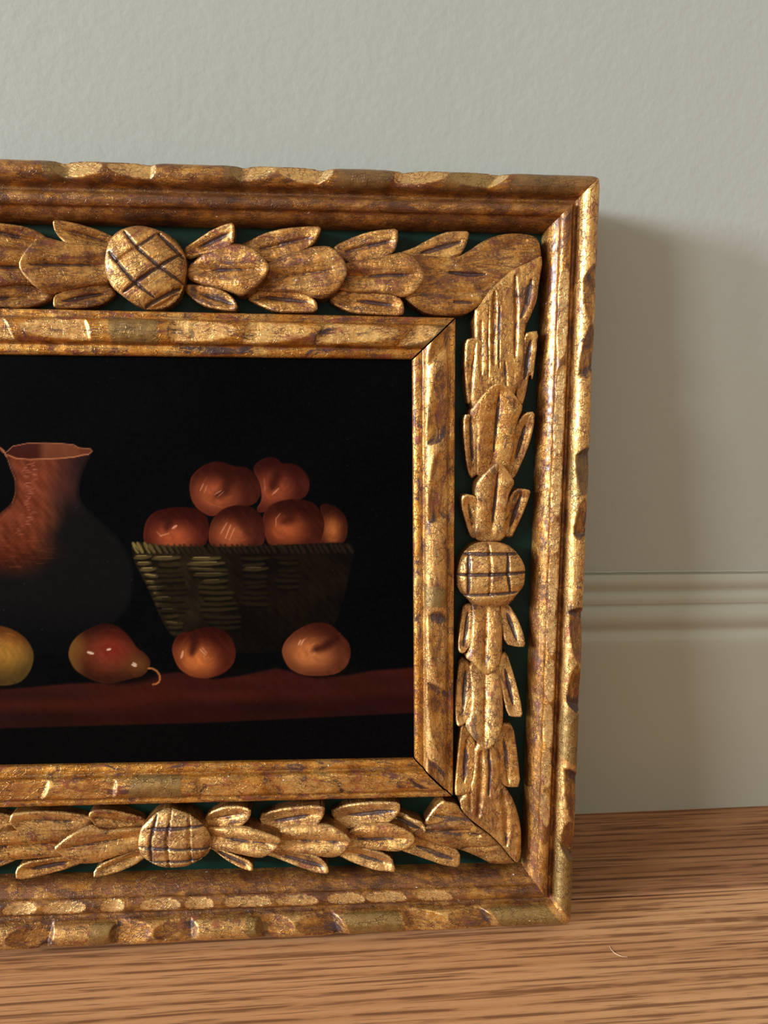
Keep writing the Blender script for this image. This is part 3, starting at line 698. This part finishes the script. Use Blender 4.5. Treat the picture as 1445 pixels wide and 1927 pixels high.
# corner at the bottom right
def corner_bot(mirror=False, stp=0.00055):
    k = dict(mirror=mirror, step=stp)
    carve('leaf', Z('R6', (430, -60), (500, -20), (545, 120), (540, 300), (490, 402), (400, 423), (377, 408), (390, 250), (410, 80)), away=RB, base=-5, tip=-0.6, **k)
    carve('leaf', Z('R6', (700, -60), (785, -60), (812, 150), (828, 358), (750, 368), (690, 340), (640, 200), (640, 80)), away=RB, base=-5, tip=-1.2, **k)
    carve('leaf', Z('R6', (-20, 740), (90, 690), (190, 715), (330, 760), (417, 798), (418, 908), (330, 903), (250, 882), (120, 842), (0, 805)), away=BB, base=-5, tip=-1.0, fresh=0.4, **k)
    carve('leaf', Z('R6', (160, 660), (215, 560), (300, 458), (345, 475), (395, 480), (440, 545), (560, 660), (420, 680), (250, 690)), away=BB, base=-5, tip=-0.5, stain=0.6, **k)
    carve('corner_leaf', Z('R6', (520, 60), (620, 60), (690, 150), (695, 330), (733, 372), (790, 470), (827, 600), (836, 700), (834, 850), (805, 888), (770, 855), (680, 745), (600, 670), (500, 600), (430, 530), (415, 460), (445, 415), (510, 300)),
          base=-1.2, dome=2.0, rim=3.0, fresh=0.35,
          grooves=[(Z('R6', (560, 120), (560, 350), (540, 560)), 2.6, 2.0, 0.0), (Z('R6', (610, 100), (620, 250), (610, 420)), 1.3, 1.2, 1.0), (Z('R6', (700, 380), (730, 560), (730, 760)), 2.6, 1.8, 0.35), (Z('R6', (480, 330), (490, 520)), 1.6, 1.0, 0.0)], **k)
    carve('corner_leaf', Z('R6', (80, 690), (160, 640), (300, 610), (420, 595), (500, 610), (600, 675), (680, 748), (770, 858), (800, 888), (640, 896), (560, 852), (430, 795), (300, 770), (160, 730)),
          base=-1.6, dome=2.0, rim=3.0, glaze=0.4, grooves=[(Z('R6', (180, 660), (380, 670), (550, 690)), 3.0, 1.6, 0.5), (Z('R6', (430, 780), (600, 770), (680, 760)), 1.5, 1.0, 0.0)], **k)
corner_bot(); corner_bot(True, 0.0008)

# bottom garland
bot_r = [('s', Z('B2', (0, 560), (20, 512), (80, 470), (150, 433), (240, 423), (337, 428), (332, 490), (290, 548), (220, 600), (60, 625))),
         ('s', Z('B2', (20, 730), (150, 745), (280, 775), (345, 798), (352, 860), (260, 842), (150, 802), (60, 755))),
         ('m', Z('B2', (0, 610), (150, 590), (250, 573), (360, 583), (450, 600), (547, 630), (522, 692), (460, 742), (390, 788), (300, 778), (180, 757), (0, 745))),
         ('s', Z('B2', (370, 520), (500, 463), (650, 428), (780, 412), (837, 417), (832, 480), (790, 545), (740, 575), (560, 620), (430, 630))),
         ('s', Z('B2', (410, 785), (520, 735), (700, 745), (800, 762), (852, 810), (867, 868), (780, 876), (680, 853), (550, 822))),
         ('m', Z('B2', (440, 690), (520, 615), (600, 578), (750, 558), (880, 553), (960, 588), (1022, 640), (990, 702), (920, 772), (850, 784), (700, 762), (560, 758), (440, 780))),
         ('s', Z('B2', (860, 495), (960, 438), (1100, 403), (1250, 386), (1342, 387), (1348, 440), (1310, 505), (1250, 550), (1080, 600), (950, 600))),
         ('s', Z('B2', (900, 790), (1000, 725), (1100, 715), (1220, 730), (1290, 768), (1313, 840), (1308, 863), (1180, 862), (1050, 838))),
         ('m', Z('B2', (920, 700), (1010, 618), (1080, 568), (1240, 543), (1360, 558), (1430, 600), (1453, 645), (1400, 702), (1310, 738), (1200, 733), (1080, 732), (940, 755))),
         ('s', Z('R6', (-60, 590), (-10, 556), (40, 562), (100, 586), (165, 600), (190, 660), (120, 700), (60, 680), (-40, 650)))]
bot_l = [('s', Z('B1', (603, 465), (640, 438), (750, 448), (850, 483), (980, 535), (990, 620), (850, 625), (730, 620), (670, 585), (622, 520))),
         ('s', Z('B1', (643, 902), (643, 850), (700, 805), (800, 770), (960, 735), (995, 800), (900, 853), (770, 888))),
         ('m', Z('B1', (1000, 610), (850, 600), (700, 600), (620, 558), (560, 573), (480, 608), (410, 660), (373, 695), (420, 742), (490, 792), (560, 817), (640, 832), (750, 792), (1000, 740))),
         ('s', Z('B1', (82, 463), (150, 456), (280, 458), (420, 478), (540, 508), (610, 535), (600, 600), (470, 620), (330, 630), (190, 620), (110, 575), (73, 520))),
         ('s', Z('B1', (118, 917), (113, 840), (170, 795), (330, 785), (480, 780), (610, 830), (450, 873), (280, 902))),
         ('m', Z('B1', (460, 620), (300, 608), (150, 603), (0, 598), (-80, 640), (-125, 690), (-80, 750), (0, 802), (130, 802), (300, 802), (470, 797), (500, 740))),
         ('s', Z('B1', (-400, 490), (-250, 470), (-100, 480), (20, 500), (110, 540), (60, 600), (-100, 620), (-300, 600))),
         ('s', Z('B1', (-350, 900), (-330, 840), (-200, 800), (0, 790), (130, 800), (60, 840), (-50, 870), (-200, 905))),
         ('m', Z('B1', (0, 620), (-150, 605), (-350, 600), (-480, 640), (-520, 700), (-470, 760), (-350, 800), (-100, 800), (0, 780)))]
for k, p in bot_r + bot_l: (mid if k == 'm' else side)(p, BB, fresh=LR.uniform(0.3, 0.6), glaze=LR.uniform(0.0, 0.2))
for k, p in bot_r[9:]: carve('leaf', p, mirror=True, away=BB, base=-5, tip=-1, step=0.0008)
carve('bud', Z('B1', (960, 565), (1000, 520), (1060, 468), (1130, 438), (1210, 443), (1290, 472), (1360, 518), (1412, 580), (1440, 660), (1428, 735), (1380, 783), (1300, 828), (1200, 836), (1100, 834), (1020, 803), (960, 755), (940, 690), (948, 620)),
      base=-3.5, bud=5.2, dome=1.0, rim=1.5, fresh=0.7,
      grooves=[(Z('B1', (1010, 562), (1200, 555), (1390, 548)), 1.4, 1.5, 0.8), (Z('B1', (940, 690), (1160, 692), (1430, 705)), 1.4, 1.5, 0.8), (Z('B1', (1000, 790), (1180, 785), (1390, 780)), 1.4, 1.3, 0.8),
               (Z('B1', (1070, 470), (1030, 640), (1035, 800)), 1.4, 1.5, 0.8), (Z('B1', (1168, 435), (1142, 640), (1155, 840)), 1.4, 1.4, 0.2), (Z('B1', (1290, 465), (1292, 640), (1302, 830)), 1.4, 1.4, 0.3)])

# ------------------------------------------------------------------ the painting (paint laid on a canvas panel)
def painting():
    step = 1.75 * 0.0003
    c0, c1 = iBL_c + (-0.002, -0.002), iTR_c + (0.002, 0.002)
    s = np.arange(c0[0], c1[0] + 0.002, step); t = np.arange(min(iBL_c[1], iBR_c[1]) - 0.002, max(iTL_c[1], iTR_c[1]) + 0.002, step)
    gs, gt = np.meshgrid(s, t, indexing='ij')
    h = -5.2 * MM
    q = np.stack([gs.ravel(), gt.ravel()], 1)
    P = px_of(h)(q); X, Y = P[:, 0], P[:, 1]
    N = len(P)
    n1, n2, n3 = Wob(0.012, 10), Wob(0.06, 12), Wob(0.28, 14)
    b1, b2, b3 = n1(X, Y), n2(X, Y), n3(X, Y)
    streak = Wob(0.05, 12)(X * 0.15, Y * 3.0)
    C = np.empty((N, 3)); C[:] = (7, 7, 10)
    C += (1.5 * b1 + 1.0 * b2 * 0.5)[:, None]
    gl = sstep(900, 1300, Y) * (1 - sstep(300, 760, X))
    C += gl[:, None] * np.array([2.0, 1.5, 0.5])
    def A(Q, k='L6'):
        o = {'L6': (0, 800, 3.3225), 'L7': (220, 820, 2.89)}[k]
        return [(o[0] + x / o[2], o[1] + y / o[2]) for x, y in Q]
    def blend(mask, colr):
        nonlocal C
        C = C * (1 - mask[:, None]) + np.asarray(colr, float) * mask[:, None]
    def cover(poly, soft=1.2, it=2):
        pl = chaikin(poly, it); lo, hi = pl.min(0) - 12, pl.max(0) + 12
        m = (X > lo[0]) & (X < hi[0]) & (Y > lo[1]) & (Y < hi[1])
        d = np.full(N, -99.0); d[m], _ = sdf(P[m], pl)
        return sstep(-soft, soft, d), d, pl
    def stroke(line, wd, colr, a=1.0, soft=0.8, taper=True):
        L = np.asarray(line, float); lo, hi = L.min(0) - wd - 4, L.max(0) + wd + 4
        m = np.where((X > lo[0]) & (X < hi[0]) & (Y > lo[1]) & (Y < hi[1]))[0]
        if not len(m): return
        d, fr = seg_dist(P[m], L)
        ww = wd * (0.35 + 0.65 * np.sqrt(np.clip(4 * fr * (1 - fr), 0, 1))) if taper else wd
        k = sstep(soft, -soft, d - ww) * a
        C[m] = C[m] * (1 - k[:, None]) + np.asarray(colr, float) * k[:, None]
    # table edge
    tx = [-400, -200, 0, 60, 130, 200, 260, 300, 335, 400, 450, 520, 590, 650, 700, 780, 900]
    ty = [1312, 1305, 1297, 1293, 1286, 1284, 1276, 1269, 1264, 1278, 1272, 1257, 1274, 1270, 1262, 1256, 1250]
    yt = np.interp(X, tx, ty); yb = np.interp(X, [-400, 0, 400, 776, 900], [1378, 1371, 1360, 1342, 1337])
    tm = sstep(-3.5, 3.5, Y - yt) * sstep(2.0, -2.0, Y - yb)
    tc = np.stack([62 + 6 * streak + 5 * b1, 25 + 2 * streak, 19 + 2 * b2], 1)
    tc *= (1 - 0.25 * sstep(30, 80, Y - yt))[:, None]
    blend(tm, tc)
    blend(sstep(-2, 2, Y - yb) * 0.6, (11, 9, 8))
    # jug
    J = A([(35, 178), (60, 260), (92, 330), (97, 420), (72, 490), (0, 550), (-110, 640), (-190, 760), (-240, 890), (-245, 1000), (-215, 1120), (-150, 1240), (-40, 1340), (100, 1420), (297, 1450), (480, 1420), (620, 1340), (700, 1255), (775, 1190), (822, 1100), (842, 990), (836, 880), (792, 770), (720, 678), (620, 588), (530, 510), (500, 458), (495, 400), (506, 330), (532, 260), (562, 200), (577, 165), (480, 130), (250, 112), (80, 130)])
    m, d, _ = cover(J, 1.6)
    lx, ly = X * 3.3225, (Y - 800) * 3.3225
    lit = (1 - sstep(230, 470, lx + 0.10 * (ly - 400) + 25 * b2)) * (1 - sstep(740, 1010, ly + 0.20 * (lx - 100) + 25 * b2)) * sstep(-420, -60, lx)
    neck = 1 - sstep(380, 600, ly)
    dk = np.array([24, 21, 21]) + neck[:, None] * np.array([46, 18, 14]) * (1 - 0.5 * sstep(420, 520, lx))[:, None]
    lc = np.stack([124 + 8 * b2 + 7 * b3, 63 + 5 * b2 + 5 * b3, 40 + 3 * b2 + 4 * b3], 1)
    lc = lc * (1 - 0.18 * sstep(500, 900, ly))[:, None]
    low = sstep(600, 880, ly) * (1 - sstep(880, 1010, ly)); lc = lc + low[:, None] * np.array([-12, -14, -14])
    jc = dk * (1 - lit[:, None]) + lc * lit[:, None]
    jc = jc * (1 - 0.35 * (1 - sstep(0, 10, d)))[:, None]
    blend(m * np.clip(0.35 + 0.65 * (1 - sstep(1050, 1400, ly)), 0, 1), jc)
    # mouth of the jug
    m, d, _ = cover(A([(40, 170), (80, 130), (170, 114), (280, 112), (380, 116), (460, 124), (490, 142), (560, 146), (576, 164), (545, 186), (480, 200), (380, 210), (270, 214), (150, 212), (80, 196)]))
    mc = np.array([72, 33, 27]) + sstep(220, 290, lx)[:, None] * np.array([44, 34, 18]) - sstep(470, 520, lx)[:, None] * np.array([10, 12, 8])
    blend(m, mc + 4 * b2[:, None])
    for ln, wdt, al in [([(36, 172), (80, 132), (170, 114), (280, 111), (380, 115), (460, 123), (492, 143), (560, 146), (577, 163), (550, 186)], 0.9, 0.75), ([(46, 186), (100, 208), (180, 214), (270, 212), (380, 208), (470, 198), (520, 186), (552, 184)], 1.0, 0.9), ([(0, 142), (24, 162), (40, 196)], 1.4, 0.9), ([(44, 200), (70, 280), (96, 340), (98, 420), (76, 490)], 0.7, 0.5)]:
        stroke(A(ln), wdt, (188, 122, 86), al, taper=False)
    stroke(A([(-40, 120), (0, 145), (20, 170)]), 1.6, (150, 90, 62), 0.9, taper=False)
    r = random.Random(3)
    for i in range(46):
        yy = 225 + i * 10.2; xc = 195 if yy < 520 else 195 - (yy - 520) * 0.42
        w_ = r.uniform(14, 46); x0 = xc + r.uniform(-40, 30)
        stroke(A([(x0 - w_ / 2, yy + r.uniform(-4, 4)), (x0 + w_ / 2, yy + r.uniform(-6, 6))]), r.uniform(0.6, 1.2), (176, 108, 84), r.uniform(0.3, 0.75))
    for i in range(60):
        yy = r.uniform(560, 900); x0 = r.uniform(-60, 330); w_ = r.uniform(40, 110)
        stroke(A([(x0 - w_ / 2, yy), (x0 + w_ / 2, yy + r.uniform(-8, 8))]), r.uniform(0.8, 1.8), (142, 78, 50), r.uniform(0.08, 0.28) * (1 if x0 < 250 else 0.5))
    # fruit
    def fruit(poly, k, lit, dark, lp=(-0.25, 0.15), clefts=(), hl=(), r0=0.10, r1=1.02, swirl=None, rim=(96, 44, 28)):
        m, d, pl = cover(A(poly, k)); lo, hi = pl.min(0), pl.max(0); c = (lo + hi) / 2; rr = (hi - lo) / 2
        nx_, ny_ = (X - c[0]) / rr[0], (Y - c[1]) / rr[1]
        f = sstep(r0, r1, np.hypot(nx_ - lp[0], ny_ - lp[1]) + 0.05 * b2 + 0.05 * b3)
        cc = np.asarray(lit, float) * 1.06 * (1 - f[:, None]) + np.asarray(dark, float) * 0.85 * f[:, None]
        ang = np.arctan2(ny_ - lp[1], nx_ - lp[0]); br = np.sin(np.hypot(nx_, ny_) * 22 + 4 * np.sin(ang * 2) + 2 * b2) * 0.018
        cc = cc * (1 + br + 0.045 * b3)[:, None]
        cc = cc + ((1 - sstep(0.5, 4.0, d)) * (nx_ < 0.2) * sstep(-0.2, 0.8, -nx_ * 0.9 + ny_ * 0.3))[:, None] * np.array([18, 9, 5])
        tp = sstep(0.0, -1.0, ny_ - 0.25 * nx_ + 0.12 * b2)
        cc = cc * (1 - tp[:, None] * np.array([0.28, 0.42, 0.42]))
        blend(m, cc)
        rb = random.Random(int(c[0] * 7 + c[1]))
        for _ in range(34):                                        # brush marks that follow the form
            rad_, an = rb.uniform(0.15, 0.82), rb.uniform(0, 6.283)
            arc = [(c[0] + rr[0] * rad_ * math.cos(an + q_), c[1] + rr[1] * rad_ * math.sin(an + q_)) for q_ in (-0.22, -0.08, 0.08, 0.22)]
            gx_, gy_ = rad_ * math.cos(an) - lp[0], rad_ * math.sin(an) - lp[1]; g_ = max(0.0, 1 - math.hypot(gx_, gy_))
            if g_ > 0.12: stroke(arc, rb.uniform(0.7, 1.6), np.asarray(lit, float) * rb.choice((0.78, 1.2, 1.28)), g_ * rb.uniform(0.2, 0.5), soft=0.9)
        for ln, wdt, al in clefts: stroke(A(ln, k), wdt, (56, 22, 15), min(1, al * 1.35), soft=wdt * 0.9)
        for ln, wdt, al in hl: stroke(A(ln, k), wdt, (214, 150, 118), al, soft=0.7)
    OR, DK = (150, 78, 44), (72, 28, 20)
    fruit([(735, 180), (770, 135), (830, 112), (880, 128), (892, 150), (960, 150), (1010, 180), (1048, 230), (1045, 310), (1000, 350), (880, 380), (780, 425), (755, 400), (790, 350), (780, 260)], 'L7', (134, 68, 42), (84, 34, 26), (-0.3, 0.2),
          [([(880, 190), (865, 230), (840, 290)], 9, 0.6)], [([(845, 320), (880, 286)], 1.4, 0.7), ([(800, 230), (805, 300)], 1.6, 0.25)])
    fruit([(393, 290), (400, 230), (430, 190), (480, 155), (540, 136), (600, 150), (640, 168), (700, 168), (748, 205), (778, 260), (782, 325), (750, 375), (650, 395), (560, 425), (510, 442), (440, 402), (405, 350)], 'L7', (148, 78, 48), (86, 36, 25), (-0.3, 0.25),
          [([(560, 190), (610, 230), (590, 300), (540, 330)], 10, 0.55)], [([(452, 300), (470, 262)], 1.1, 0.6), ([(475, 310), (490, 270)], 1.0, 0.5), ([(530, 320), (570, 296)], 1.0, 0.6), ([(545, 335), (580, 305)], 0.9, 0.5)])
    fruit([(1098, 380), (1140, 366), (1200, 390), (1247, 440), (1258, 510), (1242, 578), (1180, 600), (1090, 600), (1120, 540), (1130, 470)], 'L7', (152, 88, 46), (80, 36, 22), (-0.1, 0.25))
    fruit([(788, 450), (818, 382), (900, 350), (980, 343), (1060, 358), (1112, 410), (1128, 480), (1118, 560), (1080, 605), (950, 610), (830, 605), (803, 540)], 'L7', (146, 74, 42), (82, 34, 22), (-0.25, 0.3),
          [([(870, 380), (930, 400), (945, 450), (900, 470)], 9, 0.5)], [([(862, 500), (866, 450), (890, 420)], 1.0, 0.5)])
    fruit([(142, 530), (158, 460), (198, 415), (280, 391), (380, 387), (440, 399), (492, 440), (503, 500), (490, 590), (430, 625), (280, 625), (150, 600)], 'L7', (152, 76, 46), (88, 34, 24), (-0.1, 0.35),
          [([(265, 430), (280, 470), (270, 510)], 8, 0.55)], [([(300, 505), (325, 488)], 2.2, 0.8), ([(235, 545), (285, 530)], 1.2, 0.6), ([(215, 520), (245, 550)], 1.0, 0.5)])
    fruit([(498, 520), (518, 450), (580, 393), (660, 374), (740, 388), (792, 440), (808, 520), (800, 600), (700, 625), (560, 625), (500, 590)], 'L7', (150, 80, 48), (84, 36, 26), (-0.25, 0.3),
          [([(640, 420), (680, 470), (720, 540)], 8, 0.35)], [([(565, 530), (600, 470)], 1.2, 0.6), ([(590, 560), (620, 480)], 1.2, 0.7), ([(610, 570), (640, 500)], 1.0, 0.6)])
    # basket
    m, d, _ = cover(A([(78, 600), (100, 575), (160, 582), (260, 600), (500, 605), (760, 600), (1000, 590), (1200, 580), (1285, 588), (1292, 640), (1272, 720), (1240, 860), (1205, 980), (1150, 1080), (1060, 1150), (700, 1190), (420, 1160), (300, 1092), (250, 1020), (200, 900), (150, 790), (95, 690)], 'L7'), 1.8)
    bx, by = (X - 220) * 2.89, (Y - 820) * 2.89
    bf = sstep(120, 800, bx)
    bc = np.array([46, 36, 22]) * (1 - bf[:, None]) + np.array([25, 17, 12]) * bf[:, None]
    bc = bc * (1 + 0.12 * b2 + 0.10 * b3)[:, None]
    bc = bc * (1 - 0.30 * sstep(900, 1120, by))[:, None]
    blend(m, bc)
    r = random.Random(9)
    br_rows = {0: [0.95 - 0.05 * k for k in range(15)], 1: [0.75, 0.45, 0.3, 0.26, 0.2, 0.18, 0.16, 0.14, 0.12, 0.1],
               2: [0.85, 0.8, 0.45, 0.5, 0.42, 0.45, 0.36, 0.38, 0.34, 0.28, 0.2, 0.16, 0.12], 3: [0.2, 0.32, 0.42, 0.12, 0.1, 0.14, 0.1, 0.1, 0.12], 4: [0.05, 0.1, 0.05, 0.06, 0.1, 0.1]}
    for row in range(14):                                          # weave
        y0 = 664 + row * 31.5
        left = 92 + (y0 - 660) * 0.47
        for cn, (xc, wd_, slide) in enumerate([(48, 44, 0.0), (275, 78, 0.12), (485, 95, 0.28), (742, 72, 0.05), (930, 70, 0.0)]):
            if row >= len(br_rows[cn]): continue
            fade = br_rows[cn][row] * r.uniform(0.8, 1.15)
            x0 = (left + xc if cn == 0 else xc + slide * (y0 - 660)) + r.uniform(-10, 10); yy = y0 + r.uniform(-6, 6)
            wd_ = wd_ * r.uniform(0.75, 1.1); tl = r.uniform(-5, 5)
            tone_ = np.array([120, 100, 60]) * fade + np.array([38, 29, 17]) * (1 - fade)
            stroke(A([(x0 - wd_, yy + 17), (x0 + wd_, yy + 17 + tl)], 'L7'), 2.4, (15, 11, 8), 0.75, soft=2.0)
            stroke(A([(x0 - wd_, yy - tl), (x0, yy + 5), (x0 + wd_, yy + tl)], 'L7'), 3.3, tone_ * 0.8, 0.9, soft=2.2)
            if fade > 0.4: stroke(A([(x0 - wd_ * 0.9, yy - 5), (x0 + wd_ * r.uniform(0.2, 0.8), yy - 4 + tl)], 'L7'), 1.1, np.array([168, 142, 92]) * fade + np.array([38, 29, 17]) * (1 - fade), 0.8)
    for i in range(38):                                            # braided rim
        x0 = 95 + i * 31.5 + r.uniform(-7, 7); f_ = max(0.0, 1 - i / 10.0) ** 1.5
        tone_ = np.array([148, 126, 72]) * f_ + np.array([46, 34, 22]) * (1 - f_)
        stroke(A([(x0 - 12, 590 - (10 if i < 3 else 0)), (x0 + 20, 638)], 'L7'), 3.4 if i < 4 else 2.8, tone_, 0.85, soft=1.2)
        stroke(A([(x0 - 22, 606), (x0 + 2, 640)], 'L7'), 1.2, (20, 15, 9), 0.6)
    # fruit lying on the table, with the painter's shadows
    def shade(poly, k, a): 
        m, d, _ = cover(A(poly, k), 7.0); blend(m * a, (16, 9, 9))
    shade([(420, 1300), (560, 1320), (700, 1280), (760, 1250), (640, 1240), (500, 1260)], 'L7', 0.85)
    shade([(960, 1290), (1100, 1320), (1260, 1300), (1380, 1268), (1240, 1240), (1000, 1260)], 'L7', 0.85)
    shade([(600, 1600), (760, 1625), (920, 1600), (1000, 1570), (900, 1530), (700, 1560)], 'L6', 0.9)
    shade([(-80, 1600), (60, 1640), (200, 1620), (320, 1590), (240, 1560), (80, 1590)], 'L6', 0.85)
    fruit([(296, 1170), (310, 1110), (350, 1070), (400, 1068), (440, 1050), (510, 1036), (580, 1055), (632, 1110), (650, 1180), (632, 1250), (570, 1300), (490, 1323), (400, 1311), (330, 1262)], 'L7', (176, 100, 52), (92, 38, 24), (-0.25, 0.25),
          [([(415, 1080), (425, 1120), (405, 1190)], 8, 0.6)], [([(350, 1210), (360, 1170)], 2.2, 0.85), ([(450, 1160), (485, 1195)], 1.0, 0.8), ([(462, 1150), (490, 1185)], 0.9, 0.7), ([(470, 1195), (480, 1215)], 0.8, 0.5)])
    fruit([(893, 1180), (910, 1120), (970, 1060), (1050, 1020), (1110, 1014), (1170, 1030), (1220, 1080), (1260, 1120), (1274, 1180), (1256, 1250), (1200, 1296), (1100, 1309), (1000, 1301), (930, 1262)], 'L7', (172, 104, 60), (110, 56, 34), (-0.25, 0.15),
          [([(1070, 1165), (1120, 1150), (1170, 1120), (1200, 1100)], 8, 0.6)], [([(985, 1140), (1000, 1110)], 1.5, 0.8), ([(998, 1140), (1016, 1108)], 1.3, 0.8), ([(1065, 1195), (1080, 1180)], 0.9, 0.5)])
    pear = [(424, 1440), (440, 1370), (490, 1310), (570, 1265), (640, 1238), (720, 1248), (780, 1290), (830, 1350), (852, 1390), (910, 1430), (942, 1472), (936, 1520), (890, 1572), (830, 1582), (770, 1600), (690, 1617), (610, 1607), (530, 1572), (460, 1522)]
    fruit(pear, 'L6', (116, 54, 34), (70, 34, 20), (0.0, -0.1), r0=0.15, r1=1.1)
    m, d, _ = cover(A(pear))
    blend(m * (1 - sstep(430, 560, lx + 20 * b2)) * 0.8, (124, 88, 42))
    blend(m * np.exp(-(((lx - 700) / 90) ** 2 + ((ly - 1400) / 70) ** 2)) * 0.55, (120, 32, 28))
    blend(m * np.exp(-(((lx - 860) / 75) ** 2 + ((ly - 1500) / 60) ** 2)) * 0.75, (116, 72, 34))
    for ln, wdt in [([(545, 1418), (585, 1430)], 2.4), ([(668, 1405), (692, 1400)], 2.2), ([(822, 1495), (852, 1510)], 1.8), ([(830, 1485), (856, 1500)], 1.4)]: stroke(A(ln), wdt, (226, 196, 172), 0.85)
    stroke(A([(928, 1520), (955, 1523), (978, 1536), (995, 1558), (1001, 1584), (994, 1606), (976, 1619), (955, 1621)]), 1.7, (170, 104, 60), 0.95, taper=False)
    fruit([(-185, 1430), (-150, 1330), (-60, 1265), (0, 1251), (90, 1280), (160, 1330), (205, 1400), (214, 1460), (190, 1540), (140, 1602), (60, 1630), (-60, 1627), (-150, 1560)], 'L6', (152, 108, 48), (96, 72, 34), (0.1, -0.3), r0=0.2, r1=1.2)
    # grain of the old varnish and dust specks
    C += (1.2 * b3 * (C.max(1) / 60.0).clip(0.15, 1.2))[:, None]
    r = np.random.default_rng(5)
    for x, y in zip(r.uniform(-180, 776, 150), r.uniform(680, 1430, 150)):
        stroke([(x, y), (x + r.uniform(-3, 3), y + r.uniform(-2, 2))], r.uniform(0.25, 0.7), (120, 116, 116), r.uniform(0.1, 0.4))
    colr = np.concatenate([lina(C) ** 1.12 * 0.92, np.ones((N, 1))], 1)
    hh = np.full(N, h)
    V = world(q[:, 0], q[:, 1], hh)
    t = NT('oil_paint')
    at = t.t.nodes.new('ShaderNodeAttribute'); at.attribute_name = 'tone'
    t.put(t.b.inputs['Base Color'], t.mix(0.03, at.outputs['Color'], t.ramp(t.noise(t.coords(), 500.0, 3), [(0.3, (0, 0, 0)), (0.7, (0.03, 0.03, 0.03))])))
    t.b.inputs['Roughness'].default_value = 0.45; t.b.inputs['Specular IOR Level'].default_value = 0.02
    o = mesh_obj('painted_panel', V, grid_faces(len(s), gs.shape[1]), t.m, FR, frame_origin, colr)
    o['label'] = 'dark oil still life of a clay jug, peaches in a basket and a pear'
painting()

# ------------------------------------------------------------------ small things on the floor
def tube(name, pts, rad, mat, sides=6):
    P = np.asarray(pts, float); n = len(P); V = []
    for i in range(n):
        d = P[min(i + 1, n - 1)] - P[max(i - 1, 0)]; d /= np.linalg.norm(d)
        a = np.cross(d, (0, 0, 1)); a /= np.linalg.norm(a); b = np.cross(a, d)
        r = rad * (0.35 + 0.65 * math.sin(math.pi * (0.08 + 0.84 * i / (n - 1))))
        for k in range(sides):
            an = 2 * math.pi * k / sides; V.append(P[i] + r * (math.cos(an) * a + math.sin(an) * b))
    F = [(i * sides + k, i * sides + (k + 1) % sides, (i + 1) * sides + (k + 1) % sides, (i + 1) * sides + k) for i in range(n - 1) for k in range(sides)]
    return mesh_obj(name, V, F, mat)
hp = [hit(x, y, 2, 0.0002) for x, y in [(1146.5, 1780), (1150, 1787), (1156, 1793), (1163, 1797), (1171, 1800), (1181, 1801)]]
hr = tube('stray_hair', hp, 0.00016, plain('pale_hair', (226, 190, 160), 0.5))
hr['label'] = 'short pale curved hair lying on the oak floor'; hr['category'] = 'hair'
